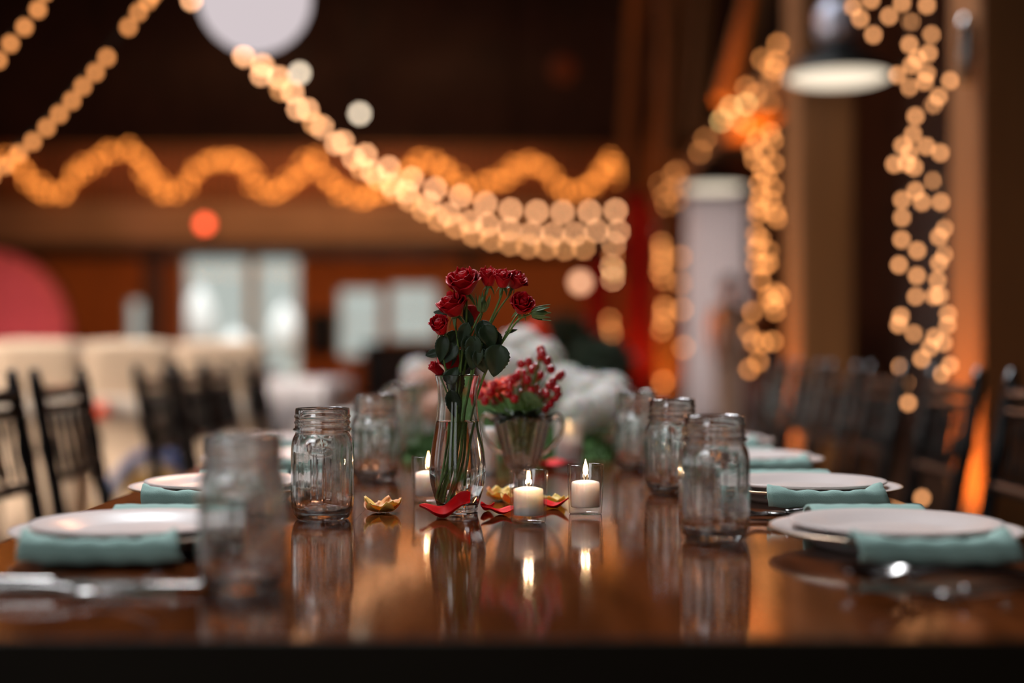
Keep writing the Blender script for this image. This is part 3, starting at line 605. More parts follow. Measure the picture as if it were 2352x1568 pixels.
# ------------------------------------------------------------------ person before the curtain
def person():
    d = 15.2; x0 = X(1676, d); o = thing('person', (x0, d, 0), 'person with dark pinned-up hair in a long peach dress, standing by the white curtain', 'person')
    me = bpy.data.meshes.new('body')
    V = [(0,0,0.93),(0,0.0,1.12),(0,0.0,1.30),(0,0,1.40),(0,0.0,1.47),(0,-0.01,1.55),(0,-0.02,1.64),
         (-0.16,0,1.36),(-0.20,0.02,1.10),(-0.17,-0.06,0.90),(-0.16,-0.08,0.82),
         (0.16,0,1.36),(0.20,0.02,1.10),(0.18,-0.06,0.90),(0.17,-0.08,0.82),
         (-0.085,0,0.90),(-0.09,-0.01,0.48),(-0.09,0.01,0.08),(-0.09,-0.14,0.03),
         (0.085,0,0.90),(0.09,-0.01,0.48),(0.09,0.01,0.08),(0.09,-0.14,0.03)]
    E = [(0,1),(1,2),(2,3),(3,4),(4,5),(5,6),(3,7),(7,8),(8,9),(9,10),(3,11),(11,12),(12,13),(13,14),(0,15),(15,16),(16,17),(17,18),(0,19),(19,20),(20,21),(21,22)]
    R_ = [0.13,0.11,0.13,0.09,0.05,0.075,0.085,0.055,0.04,0.028,0.022,0.055,0.04,0.028,0.022,0.085,0.055,0.038,0.028,0.085,0.055,0.038,0.028]
    me.from_pydata(V, E, []); b = link('body', me, o); me.materials.append(M['skin'])
    sk = b.modifiers.new('skin', 'SKIN'); sv = me.skin_vertices[0].data
    for i, r_ in enumerate(R_): sv[i].radius = (r_, r_*0.8 if i in (0, 1, 2, 3) else r_)
    sv[0].use_root = True; b.modifiers.new('s', 'SUBSURF').render_levels = 2
    dr = [(0.15, 0.02), (0.15, 0.3), (0.155, 0.6), (0.165, 0.86), (0.15, 0.98), (0.125, 1.10), (0.15, 1.24), (0.155, 1.32), (0.13, 1.37), (0.11, 1.38)]
    MB().lathe([(r_, z_) for r_, z_ in dr], 48, lambda a, r, z, j: (1+0.04*sin(9*a)*max(0, 1-z))*(1 if abs(cos(a)) > 0.5 else 0.85)).build('dress', M['dress'], o)
    hr = MB().sphere((0, 0.02, 1.625), (0.10, 0.105, 0.115), 20, 12); hr.sphere((0, 0.12, 1.62), (0.05, 0.05, 0.05), 14, 8)
    hr.build('hair', M['hair'], o)
    fc = MB().sphere((0, -0.105, 1.60), (0.014, 0.02, 0.02), 8, 6); fc.sphere((-0.03, -0.10, 1.63), 0.01, 8, 6); fc.sphere((0.03, -0.10, 1.63), 0.01, 8, 6); fc.sphere((0, -0.10, 1.565), (0.02, 0.01, 0.006), 8, 6)
    fc.build('face', M['skin'], o)
    for s_ in (-1, 1):
        hm = MB().sphere((s_*0.165, -0.09, 0.79), (0.018, 0.03, 0.045), 10, 8)
        for k in range(4): hm.tube([(s_*0.165, -0.115+k*0.017, 0.76), (s_*0.163, -0.12+k*0.018, 0.72), (s_*0.158, -0.115+k*0.018, 0.69+0.004*abs(k-1.5))], [0.0075, 0.007, 0.005], 6)
        hm.tube([(s_*0.165, -0.115, 0.80), (s_*0.155, -0.14, 0.775), (s_*0.15, -0.145, 0.75)], [0.009, 0.008, 0.006], 6)
        hm.build('hand', M['skin'], o)
    MB().tube(smoothpath([(-0.07, -0.07, 1.40), (-0.12, -0.13, 1.20), (-0.10, -0.15, 0.95), (-0.08, -0.15, 0.78)], 5), [0.02]*15+[0.012], 8).build('ribbon', M['hair'], o)
person()

# ================================================================== CREAM GUEST SEATING AT THE LEFT
def slip_chair(me_cache={}):
    if 'c' in me_cache: return me_cache['c']
    def ring(z, hx, y0, y1, n=40):
        out = []
        for k in range(n):
            a_ = 2*pi*k/n; ca, sa = cos(a_), sin(a_)
            sx = math.copysign(abs(ca)**0.35, ca); sy = math.copysign(abs(sa)**0.35, sa)
            fold = 1+0.03*sin(a_*11+z*2)*max(0, 0.9-z)
            out.append((hx*sx*fold, (y0+y1)/2+(y1-y0)/2*sy*fold, z))
        return out
    rings = [ring(0.01, 0.212, -0.05, 0.44), ring(0.25, 0.212, -0.04, 0.43), ring(0.46, 0.214, -0.03, 0.42), ring(0.485, 0.212, -0.028, 0.40),
             ring(0.50, 0.214, -0.03, 0.06), ring(0.7, 0.215, -0.05, 0.035), ring(0.95, 0.205, -0.08, 0.0), ring(0.985, 0.197, -0.078, -0.006), ring(0.995, 0.1, -0.05, -0.03)]
    v = [p_ for r_ in rings for p_ in r_]; f = []; n = 40
    for j in range(len(rings)-1):
        for k in range(n): f.append((j*n+k, j*n+(k+1) % n, (j+1)*n+(k+1) % n, (j+1)*n+k))
    f += [tuple(range(n-1, -1, -1)), tuple((len(rings)-1)*n+k for k in range(n))]
    mb = MB(); mb.add(v, f); me_cache['c'] = mb.mesh('covered_chair', M['cream']); return me_cache['c']
sash_me = MB().box(-0.221, -0.085, 0.62, 0.221, 0.065, 0.72, 0.02).mesh('sash', M['cream2'], False)
k = 0
nm = ['first', 'second', 'third', 'fourth', 'fifth', 'sixth', 'seventh', 'eighth']
for row, (yy, xs) in enumerate(((6.95, [-3.2, -2.75, -2.3, -1.85, -1.4]), (9.4, [-4.75, -4.3, -3.85, -3.4, -2.95, -2.5, -2.05]))):
    for i, xx in enumerate(xs):
        o = thing('covered_chair', (xx, yy, 0), 'cream slipcovered chair, %s from the left in the %s row behind the black chairs' % (nm[i], ['nearer', 'farther'][row]), 'chair', 'cream slipcovered chairs')
        link('slipcover', slip_chair(), o); link('sash', sash_me, o)
def cloth_table(x0, x1, y0, y1, m, label, clabel, z=0.76):
    cx, cyy = (x0+x1)/2, (y0+y1)/2
    o = thing('banquet_table', (cx, cyy, 0), label, 'table')
    MB().box(x0-cx+0.02, y0-cyy+0.02, z-0.04, x1-cx-0.02, y1-cyy-0.02, z-0.006, 0.005).build('tabletop', M['wood_dark'], o, False)
    for sx in (x0-cx+0.12, x1-cx-0.12):
        for sy in (y0-cyy+0.12, y1-cyy-0.12): MB().tube([(sx, sy, 0), (sx, sy, z-0.04)], 0.02, 8).build('leg', M['black_metal'], o)
    per = []; nseg = 26; ny = 8
    for i in range(nseg): per.append((lerp(x0, x1, i/nseg), y0, 0, -1))
    for i in range(ny): per.append((x1, lerp(y0, y1, i/ny), 1, 0))
    for i in range(nseg): per.append((lerp(x1, x0, i/nseg), y1, 0, 1))
    for i in range(ny): per.append((x0, lerp(y1, y0, i/ny), -1, 0))
    v = [(cx, cyy, z)]; f = []; n = len(per); lev = [(z, 0), (z-0.02, 0.012), (z*0.6, 0.03), (0.01, 0.05)]
    for (zz, off) in lev:
        for i, (px, py, ax, ay) in enumerate(per):
            q = off*(1+0.7*sin(i*1.9)) if off else 0; v.append((px+ax*q, py+ay*q, zz))
    for i in range(n):
        f.append((0, 1+i, 1+(i+1) % n))
        for l in range(3): f.append((1+l*n+i, 1+(l+1)*n+i, 1+(l+1)*n+(i+1) % n, 1+l*n+(i+1) % n))
    mb = MB(); mb.add(v, f); c = mb.build('tablecloth', M[m]); tag(c, clabel, 'tablecloth')
cloth_table(-5.2, -1.5, 7.75, 8.7, 'cream', 'long banquet table under a cream cloth at the left', 'floor-length cream cloth on the long table at the left')
cloth_table(-1.75, -1.15, 8.95, 10.3, 'white_cloth', 'small table under a white cloth beyond the black chairs', 'white cloth on the small table beyond the black chairs', 0.74)
cloth_table(-5.6, -2.0, 11.6, 12.6, 'cream2', 'far banquet table under an ivory cloth below the glass doors', 'ivory cloth on the far table below the glass doors')
# things standing on those tables
def small_bouquet(x, y, z, m, label, s=1.0, seed=0):
    o = thing('flower_arrangement', (x, y, z), label, 'flowers')
    rs = random.Random(seed)
    MB().lathe([(0.001, 0), (0.035*s, 0), (0.045*s, 0.06*s), (0.04*s, 0.09*s), (0.036*s, 0.09*s), (0.038*s, 0.01), (0.001, 0.01)], 20).build('vase', M['frost'], o)
    for k in range(7):
        a_ = k*2.4; r_ = 0.045*s*sqrt(k/7); c = (r_*cos(a_), r_*sin(a_), 0.11*s+0.03*s*(1-k/7)); mb = MB()
        mb.sphere(c, 0.028*s, 10, 6); mb.v = [tuple(Vector(p_)+noise.noise_vector(Vector(p_)*60)*0.006*s) for p_ in mb.v]; mb.build('bloom', M[m], o)
    lf = MB()
    for k in range(14):
        a_ = k*0.45; d_ = Vector((cos(a_), sin(a_), 0.4+0.5*rs.random())); c = Vector((0, 0, 0.085*s)); t = c+d_*0.075*s; b_ = d_.cross(Vector((0, 0, 1))).normalized()*0.013*s
        lf.add([c, (c+t)/2+b_, t, (c+t)/2-b_], [(0, 1, 2, 3)])
    q = lf.build('foliage', M['leaf_l'], o); q['kind'] = 'stuff'
for (px, d, m, lb, sd, s_) in ((60, 8.0, 'white_fl', 'small white posy at the left end of the cream table', 1, 1.0), (245, 8.2, 'petal_yel', 'yellow-green posy on the cream table', 2, 1.2),
                     (170, 8.4, 'peach', 'peach posy on the cream table between the white and yellow ones', 3, 1.0), (560, 12.0, 'white_fl', 'white posy on the ivory table below the doors', 4, 1.4), (430, 12.1, 'peach', 'peach posy on the ivory table', 5, 1.3)):
    small_bouquet(X(px, d), d, 0.76, m, lb, s_, sd)
o = thing('coral_bow', (X(235, 6.85), 6.855, 0.66), 'small coral flower pinned to a cream chair back', 'flower')
MB().sphere((0, -0.02, 0), (0.026, 0.014, 0.022), 12, 8).build('bloom', M['coral'], o)
for k in range(5):
    a_ = k*2*pi/5; MB().sphere((0.03*cos(a_), -0.014, 0.03*sin(a_)), (0.014, 0.006, 0.014), 10, 6).build('petal', M['coral'], o)
# child's chair, blue arch and yellow seat
d = 6.0; o = thing('child_chair', (X(345, d), d, 0), 'low child chair with blue arched back and yellow panel', 'chair')
arch = smoothpath([(-0.18, 0, 0.30), (-0.14, 0, 0.40), (-0.06, 0, 0.485), (0.04, 0, 0.51), (0.13, 0, 0.46), (0.17, 0, 0.33)], 6)
MB().tube(arch, 0.028, 10).build('backrest', M['blue'], o)
MB().box(-0.10, 0.0, 0.33, 0.11, 0.02, 0.43, 0.005).build('back_panel', M['yellow'], o, False)
MB().box(-0.17, -0.28, 0.27, 0.17, 0.02, 0.30, 0.01).build('seat', M['yellow'], o, False)
for sx in (-0.14, 0.14):
    for sy in (-0.25, 0.0): MB().tube([(sx, sy, 0), (sx*0.95, sy, 0.27)], 0.014, 8).build('leg', M['blue'], o)

# ================================================================== CHIAVARI CHAIRS
WID = 0.37
def ring_radii(n, r, step=4): return [r*(1.28 if i % step == step-1 else 1.0) for i in range(n)]
def make_chair():
    o = bpy.data.objects.new('chiavari_chair', None); COL.objects.link(o); o.empty_display_size = 0.1
    lean = -0.085
    def bx(z): return lean*max(0, (z-0.44)/0.46)
    for sy in (-WID/2, WID/2):
        n = 25; pts = [(bx(0.91*i/(n-1))-0.03*(1-i/(n-1))*(1 if i < 12 else 0), sy, 0.91*i/(n-1)) for i in range(n)]
        MB().tube(pts, ring_radii(n, 0.0175, 5)[:-1]+[0.012], 10).build('back_post', M['chair'], o)
        n = 14; MB().tube([(0.37+0.01*(1-i/(n-1)), sy*0.98, 0.44*i/(n-1)) for i in range(n)], ring_radii(n, 0.0145, 5), 10).build('leg', M['chair'], o)
    for nm_, z, r_ in (('top_rail', 0.850, 0.017), ('upper_rail', 0.812, 0.013), ('lower_rail', 0.645, 0.0135)):
        MB().tube([(bx(z)-0.012*cos((k/10-0.5)*pi), -WID/2+WID*k/10, z) for k in range(11)], r_, 10).build(nm_, M['chair'], o)
    for k in range(5):
        y_ = -WID/2+WID*(k+1)/6; n = 9; zz = [0.645+(0.812-0.645)*i/(n-1) for i in range(n)]
        MB().tube([(bx(z)-0.011, y_, z) for z in zz], [0.0066*(1.35 if i in (2, 6) else 1) for i in range(n)], 8).build('spindle', M['chair'], o)
    MB().box(-0.01, -WID/2-0.01, 0.425, 0.39, WID/2+0.01, 0.45, 0.01).build('seat_frame', M['chair'], o, False)
    MB().box(0.005, -WID/2+0.0, 0.45, 0.385, WID/2-0.0, 0.482, 0.018).build('seat', M['seatpad'], o, False)
    for z in (0.16, 0.26):
        for sy in (-WID/2, WID/2): MB().tube([(-0.02, sy, z), (0.375, sy, z)], 0.009, 8).build('stretcher', M['chair'], o)
    MB().tube([(0.375, -WID/2, 0.21), (0.375, WID/2, 0.21)], 0.009, 8).build('stretcher', M['chair'], o)
    MB().tube([(-0.025, -WID/2, 0.21), (-0.025, WID/2, 0.21)], 0.009, 8).build('stretcher', M['chair'], o)
    return o
proto = make_chair()
GL, GR = 'black bamboo-style chairs left of the table', 'black bamboo-style chairs right of the table'
Lc = [(3.04, 'black bamboo-style chair cut off by the left edge'), (3.56, 'black bamboo-style chair, second from the left, cream showing through its spindles'),
      (4.48, 'black chair left of the blue child chair, alone after a gap'), (5.00, 'black bamboo-style chair, first of the tight pair behind the front left jar'),
      (5.45, 'black bamboo-style chair, second of the tight pair behind the front left jar'), (6.18, 'last black bamboo-style chair on the left, farthest from the camera')]
Lc[2] = (4.48, 'black bamboo-style chair in front of the blue child chair')
Rc = [(3.04, 'black bamboo-style chair cut off by the right edge'), (3.64, 'black bamboo-style chair below the hanging bulb strands'),
      (4.30, 'black bamboo-style chair, third from the right edge'), (4.85, 'black bamboo-style chair, fourth from the right edge'),
      (5.4, 'black bamboo-style chair, fifth from the right edge'), (6.0, 'farthest black bamboo-style chair on the right')]
rj = random.Random(9)
for i, (yy, lb) in enumerate(Lc):
    if i == 0: o = proto; o.location = (-1.05, yy, 0); o['label'] = lb; o['category'] = 'chair'
    else: o = copy_tree(proto, (-1.05, yy, 0), lb)
    o['group'] = GL
for i, (yy, lb) in enumerate(Rc):
    o = copy_tree(proto, (1.05, yy, 0), lb, pi); o['group'] = GR

# ================================================================== THE TABLE
TX0, TX1, TY0, TY1 = -0.525, 0.505, 0.975, 7.2
t = thing('farm_table', (0, TY0, 0), 'long glossy dark walnut farm table set for dinner', 'table')
th = 0.045; nb = 6; yj = 1.505
def plank(x0, x1, y0, y1): MB().box(x0+0.0002, y0-TY0+0.0002, TZ-th, x1-0.0002, y1-TY0-0.0002, TZ).build('plank', M['table'], t, False)
for k in range(3):
    yy0 = TY0+0.004+(yj-TY0-0.004)*k/3; yy1 = TY0+0.004+(yj-TY0-0.004)*(k+1)/3; plank(TX0, TX1, yy0, yy1)
for k in range(nb):
    xa = TX0+(TX1-TX0)*k/nb; xb = TX0+(TX1-TX0)*(k+1)/nb
    plank(xa, xb, yj, 3.6+0.15*(k % 2)); plank(xa, xb, 3.6+0.15*(k % 2), TY1)
MB().box(TX0, 0, TZ-0.06, TX1, 0.0038, TZ-0.0006, 0.0008).build('end_board', M['table_edge'], t, False)
MB().box(TX0+0.06, 0.06, TZ-0.17, TX1-0.06, 0.085, TZ-th, 0).build('apron', M['table_edge'], t, False)
for sx in (TX0+0.06, TX1-0.085): MB().box(sx, 0.085, TZ-0.17, sx+0.025, TY1-TY0-0.06, TZ-th).build('apron', M['table_edge'], t, False)
for sx in (TX0+0.1, TX1-0.1):
    for sy in (0.12, 3.1, TY1-TY0-0.12): MB().lathe([(0.035, 0), (0.045, 0.05), (0.03, 0.1), (0.045, 0.3), (0.035, 0.5), (0.05, 0.58), (0.05, TZ-th)], 16, None, (sx, sy, 0)).build('leg', M['table_edge'], t)

# ------------------------------------------------------------------ mason jars
JH = 0.129
def jar_mesh():
    R_ = 0.0375
    def sq(a, r, z, j):
        if r < 0.02 or z > 0.098 or j > 30: return 1.0
        k = 0.5*(1-cos(max(0, min(1, (z-0.004)/0.02))*pi))*0.5*(1-cos(max(0, min(1, (0.096-z)/0.014))*pi))
        s4 = 1-0.035*cos(4*a)*k                      # rounded-square body
        rib = 1+0.010*k*(1 if sin(a*14+0.3) > 0.25 else -0.6)
        return s4*rib
    outer = [(0.001, 0.004), (0.020, 0.0035), (0.027, 0.0), (0.030, 0.001), (0.0335, 0.006), (0.0362, 0.014), (0.0372, 0.022), (0.0375, 0.03), (0.0375, 0.045), (0.0375, 0.06), (0.0375, 0.072), (0.0373, 0.080), (0.0366, 0.087), (0.0352, 0.092), (0.0335, 0.096), (0.0320, 0.0985), (0.0314, 0.101),
             (0.0330, 0.1025), (0.0345, 0.1035), (0.0342, 0.1050), (0.0322, 0.1060), (0.0318, 0.110), (0.0330, 0.1115), (0.0330, 0.1130), (0.0318, 0.1140), (0.0318, 0.1170), (0.0329, 0.1185), (0.0329, 0.1200), (0.0318, 0.1215), (0.0318, 0.1265), (0.0310, 0.1290), (0.0298, 0.1290)]
    inner = [(0.0288, 0.127), (0.0286, 0.110), (0.0284, 0.103), (0.0290, 0.098), (0.0315, 0.092), (0.0338, 0.085), (0.0343, 0.076), (0.0344, 0.03), (0.0335, 0.018), (0.030, 0.0105), (0.022, 0.008), (0.001, 0.0085)]
    mb = MB().lathe(outer+inner, 112, sq)
    # embossed, illegible decorative frame on the front and back
    for s_ in (-1, 1):
        for (xa, xb) in ((-0.012, -0.0105), (0.0105, 0.012), (-0.0045, -0.003), (0.003, 0.0045)):
            mb.tube([(xa, s_*0.0392, 0.024), (xa, s_*0.0392, 0.072)], 0.0008, 6)
        mb.tube([(0.014*cos(t_*2*pi/24), s_*0.0390, 0.080+0.0055*sin(t_*2*pi/24)) for t_ in range(25)], 0.0007, 6, False)
    return mb.mesh('jar', M['glass'])
jm = jar_mesh()
jars = [(-0.222, 1.172, 'nearest mason jar at the front left, strongly blurred'), (-0.2215, 1.663, 'sharp mason jar on the left, beside the orange petals'), (-0.2075, 2.16, 'blurred mason jar just behind the sharp left one'),
        (-0.205, 2.62, 'fourth mason jar in the left row'), (-0.215, 3.1, 'fifth mason jar in the left row'), (-0.21, 3.6, 'sixth mason jar in the left row'), (-0.21, 4.15, 'seventh mason jar in the left row'),
        (0.2107, 1.480, 'front mason jar on the right, nearest of its row'), (0.2196, 1.955, 'second mason jar in the right row'), (0.204, 2.33, 'third mason jar in the right row, by the white flowers'),
        (0.21, 2.9, 'fourth mason jar in the right row'), (0.21, 3.45, 'fifth mason jar in the right row'), (0.21, 4.0, 'sixth mason jar in the right row')]
for i, (xx, yy, lb) in enumerate(jars):
    o = link('mason_jar', jm, None, (xx, yy, TZ+0.0005)); o.rotation_euler.z = [0.15, 0.1, 0.6, 0.2, 0, 0.3, 0.7, -0.12, 0.3, 0.5, 0.1, 0.9, 0.4][i]; tag(o, lb, 'jar', 'clear embossed mason jars')

# ------------------------------------------------------------------ place settings
def plate_mesh(R_, rimz, name, m):
    t_ = 0.003
    prof = [(0.001, 0.003), (R_*0.55, 0.003), (R_*0.58, 0), (R_*0.62, 0), (R_*0.66, 0.004), (R_*0.74, rimz*0.72), (R_*0.95, rimz-0.002), (R_, rimz), (R_*0.995, rimz+0.0022), (R_*0.95, rimz+0.0015), (R_*0.72, rimz*0.72+0.003), (R_*0.62, 0.0065), (R_*0.5, 0.006), (0.001, 0.006)]
    return MB().lathe(prof, 96).mesh(name, m)
pm1 = plate_mesh(0.124, 0.018, 'dinner_plate', M['plate']); pm2 = plate_mesh(0.105, 0.013, 'salad_plate', M['plate'])
rim_me = MB().tube([(0.1243*cos(2*pi*k/96), 0.1243*sin(2*pi*k/96), 0.0192) for k in range(97)], 0.0011, 6, False).mesh('rim_line', M['rim_gold'])
def napkin_mesh(seed):
    rs = random.Random(seed); wf, wbk = 0.150, 0.115
    path = smoothpath([(0, -0.146, 0.006), (0, -0.151, 0.014), (0, -0.144, 0.024), (0, -0.128, 0.0260), (0, -0.10, 0.017), (0, -0.07, 0.0095), (0, 0, 0.0088), (0, 0.07, 0.0095), (0, 0.10, 0.017), (0, 0.124, 0.0260), (0, 0.142, 0.021), (0, 0.150, 0.012)], 5)
    n = len(path)
    def fn(u, v):
        i = v*(n-1); k = int(min(i, n-2)); q = path[k].lerp(path[k+1], i-k); x_ = (u-0.5); w_ = lerp(wf, wbk, v)
        z = q.z; y = q.y
        near = max(0, 1-abs(y+0.12)/0.05)
        z += near*0.016*(abs(x_*2)**2.0-0.55)*(1 if y > -0.14 else 0.3)
        y += -near*0.006*(1-abs(x_*2)**2)+0.004*sin(x_*9+seed)*near
        return (x_*w_+0.004*sin(v*9+seed), y, max(0.0045, z+0.0012*sin(x_*30+v*14+seed)*(0.3+near)))
    return MB().grid(fn, 20, 44).mesh('napkin', M['napkin'])
nms = [napkin_mesh(1), napkin_mesh(2), napkin_mesh(3)]
rows = [1.43, 1.87, 2.335, 2.78, 3.3, 3.85, 4.4]
pos_w = ['nearest', 'second', 'third', 'fourth', 'fifth', 'sixth', 'seventh']
def fork_mb():
    mb = MB()
    mb.tube(smoothpath([(0, 0, 0.003), (0.05, 0, 0.006), (0.10, 0, 0.009), (0.125, 0, 0.006)], 4), [0.0045]*4+[0.0035]*4+[0.0028]*4+[0.004], 8)
    mb.sphere((0.133, 0, 0.006), (0.012, 0.011, 0.002), 12, 6)
    for k in range(4):
        y_ = -0.0085+k*0.00567; mb.tube(smoothpath([(0.14, y_, 0.006), (0.155, y_, 0.005), (0.175, y_, 0.012), (0.185, y_, 0.017)], 3), [0.0013]*9+[0.0007], 6)
    return mb
def spoon_mb():
    mb = MB()
    mb.tube(smoothpath([(0, 0, 0.003), (0.05, 0, 0.006), (0.11, 0, 0.010), (0.135, 0, 0.006)], 4), [0.005]*4+[0.0035]*4+[0.003]*4+[0.004], 8)
    def fn(u, v):
        a_ = 2*pi*u; r_ = v; return (0.158+0.025*r_*cos(a_), 0.018*r_*sin(a_), 0.003+0.009*r_*r_)
    mb.grid(fn, 24, 6); return mb
def knife_mb():
    mb = MB()
    mb.tube([(0.0, 0, 0.006), (0.02, 0, 0.006), (0.05, 0, 0.005), (0.09, 0, 0.005), (0.10, 0, 0.0055)], [0.004, 0.006, 0.005, 0.0045, 0.0035], 10)
    mb.box(0.098, -0.009, 0.004, 0.21, 0.008, 0.0058, 0.0004); return mb
fm = fork_mb().mesh('fork', M['silver']); km = knife_mb().mesh('knife', M['silver']); sm_ = spoon_mb(); sme = sm_.mesh('spoon', M['silver'])
for side, sx in (('left', -0.388), ('right', 0.388)):
    for i, yy in enumerate(rows):
        if i > 4 and side == 'left' and i > 5: continue
        xx = sx+(0.012 if side == 'left' else 0) + (0.0 if i < 2 else 0.008*(1 if side == 'right' else -1))
        xx = min(max(xx, TX0+0.13), TX1-0.12)
        o = thing('dinner_plate', (xx, yy, TZ+0.0003), '%s white dinner plate in the %s row' % (pos_w[i], side), 'plate', 'white dinner plates')
        link('plate', pm1, o); link('rim_line', rim_me, o)
        nk = link('napkin', nms[(i+(0 if side == 'left' else 1)) % 3], None, (xx+(0.0 if side == 'left' else 0.0), yy, TZ+0.001))
        solid(nk, 0.0035, 0.0); tag(nk, 'folded aqua napkin draped over the %s plate of the %s row' % (pos_w[i], side), 'napkin', 'aqua linen napkins')
        s2 = link('salad_plate', pm2, None, (xx, yy, TZ+0.0118)); tag(s2, '%s white salad plate, on top of the napkin, in the %s row' % (pos_w[i], side), 'plate', 'white salad plates')
# cutlery lying across the table beside the plates
def cut(me, name, x, y, rz, label, cat, group, z=0.0, ry=0.0, scale=1.0):
    o = link(name, me, None, (x, y, TZ+0.0005+z)); o.rotation_euler = (0, ry, rz); o.scale = (scale,)*3; tag(o, label, cat, group); return o
cut(km, 'table_knife', -0.485, 1.165, 0.02, 'silver knife in front of the nearest left plate', 'knife', 'silver cutlery', 0, 0, 1.15)
cut(fm, 'table_fork', -0.485, 1.125, 0.03, 'silver fork lying nearest the front left table edge', 'fork', 'silver cutlery', 0, 0, 1.1)
cut(sme, 'table_spoon', 0.500, 1.185, pi-0.03, 'silver spoon under the hanging end of the nearest right napkin', 'spoon', 'silver cutlery', 0, 0, 1.25)
cut(fm, 'table_fork', 0.498, 1.135, pi+0.10, 'silver fork in front of the nearest right plate', 'fork', 'silver cutlery', 0, 0, 1.15)
cut(fm, 'table_fork', 0.455, 1.605, pi-0.12, 'silver fork between the first and second right plates, its tines raised', 'fork', 'silver cutlery', 0.004, 0.0, 1.15)
cut(km, 'table_knife', 0.47, 1.645, pi-0.05, 'silver knife between the first and second right plates', 'knife', 'silver cutlery', 0, 0, 1.1)
cut(fm, 'table_fork', -0.47, 1.655, 0.05, 'silver fork between the first and second left plates', 'fork', 'silver cutlery', 0, 0, 1.1)

# ------------------------------------------------------------------ votive candles
def votive(x, y, label, r=0.0222, h=0.059, wax=0.030, frosted=False, lit=True, fl=1.0):
    o = thing('votive_candle', (x, y, TZ+0.0005), label, 'candle', 'glass votive candles')
    k = r/0.0222
    prof = [(0.001, 0.0), (0.0188*k, 0.0), (0.0198*k, 0.0012), (0.0200*k, 0.004), (r, h-0.001), (r-0.0006, h), (r-0.0016, h), (r-0.0022, h-0.001), (0.0180*k, 0.0095), (0.0172*k, 0.008), (0.001, 0.0078)]
    MB().lathe(prof, 64).build('holder', M['frost'] if frosted else M['votive_glass'], o)
    rw = 0.0168*k
    MB().lathe([(0.001, 0.0085), (rw*0.97, 0.0085), (rw, 0.0095), (rw*1.01, wax+0.006), (rw*0.96, wax+0.008), (rw*0.6, wax+0.0095), (0.002, wax+0.0105)], 48).build('wax', M['wax'], o)
    zt = wax+0.0105
    MB().tube([(0, 0, zt-0.001), (0.0005, 0, zt+0.004), (0.002, 0, zt+0.007)], 0.0006, 6).build('wick', M['wick'], o)
    if lit:
        MB().lathe([(0.0003, zt+0.004), (0.0028*fl, zt+0.008), (0.0034*fl, zt+0.012), (0.0022*fl, zt+0.018), (0.0003, zt+0.025*fl)], 16).build('flame', M['flame'], o)
        point('candle_glow', (x, y, TZ+zt+0.014), 0.28, (1, 0.6, 0.35), 0.004)
    return o
votive(X(1214, 1.627), 1.627, 'glass votive candle in front of the silver creamer, nearest of the votives', fl=0.7)
votive(0.0885, 1.712, 'glass votive candle at the right of the group')
votive(X(984, 1.84), 1.84, 'glass votive candle half hidden behind the rose vase')
votive(X(1307, 2.42), 2.42, 'frosted votive candle glowing before the white flowers', 0.025, 0.075, 0.034, True, True, 1.3)
votive(X(994, 3.0), 3.0, 'distant votive candle left of the rose vase', 0.024, 0.062, 0.03, False, True, 1.6)
o = thing('pillar_candle', (X(1117, 2.25), 2.25, TZ), 'slim white candle between the rose vase and the creamer', 'candle')
MB().lathe([(0.001, 0), (0.016, 0), (0.0165, 0.002), (0.0165, 0.070), (0.014, 0.073), (0.001, 0.072)], 32).build('wax', M['wax'], o)
MB().tube([(0, 0, 0.071), (0.0005, 0, 0.078)], 0.0006, 6).build('wick', M['wick'], o)


VD = 1.735; VX = X(1051, VD); VZ = TZ+0.0005
vase = thing('rose_vase', (VX, VD, VZ), 'clear glass bud vase half full of water holding red roses', 'vase')
vo = [(0.001, 0.0), (0.0225, 0.0), (0.0245, 0.002), (0.0250, 0.006), (0.0285, 0.018), (0.0325, 0.032), (0.0345, 0.045), (0.0342, 0.056), (0.0322, 0.075), (0.0290, 0.095), (0.0262, 0.112), (0.0243, 0.130), (0.0240, 0.140), (0.0248, 0.152), (0.0270, 0.163), (0.0278, 0.166)]
vi = [(0.0268, 0.1665), (0.0255, 0.162), (0.0232, 0.152), (0.0224, 0.140), (0.0226, 0.130), (0.0245, 0.112), (0.0273, 0.095), (0.0304, 0.075), (0.0324, 0.056), (0.0327, 0.045), (0.0308, 0.032), (0.0268, 0.018), (0.0225, 0.010), (0.001, 0.0095)]
def dense(pr, n=3):
    q = smoothpath([(r_, 0, z_) for r_, z_ in pr], n); return [(max(0.0008, p_.x), p_.z) for p_ in q]
MB().lathe(dense(vo)+dense(vi), 72).build('glass_body', M['vase_glass'], vase)
wpf = [(0.001, 0.0097), (0.0228, 0.0094), (0.0272, 0.0180), (0.0311, 0.032), (0.0330, 0.045), (0.0327, 0.056), (0.0307, 0.075), (0.0276, 0.095), (0.0251, 0.109), (0.0250, 0.110), (0.001, 0.1095)]
MB().lathe(wpf, 64).build('water', M['water'], vase)

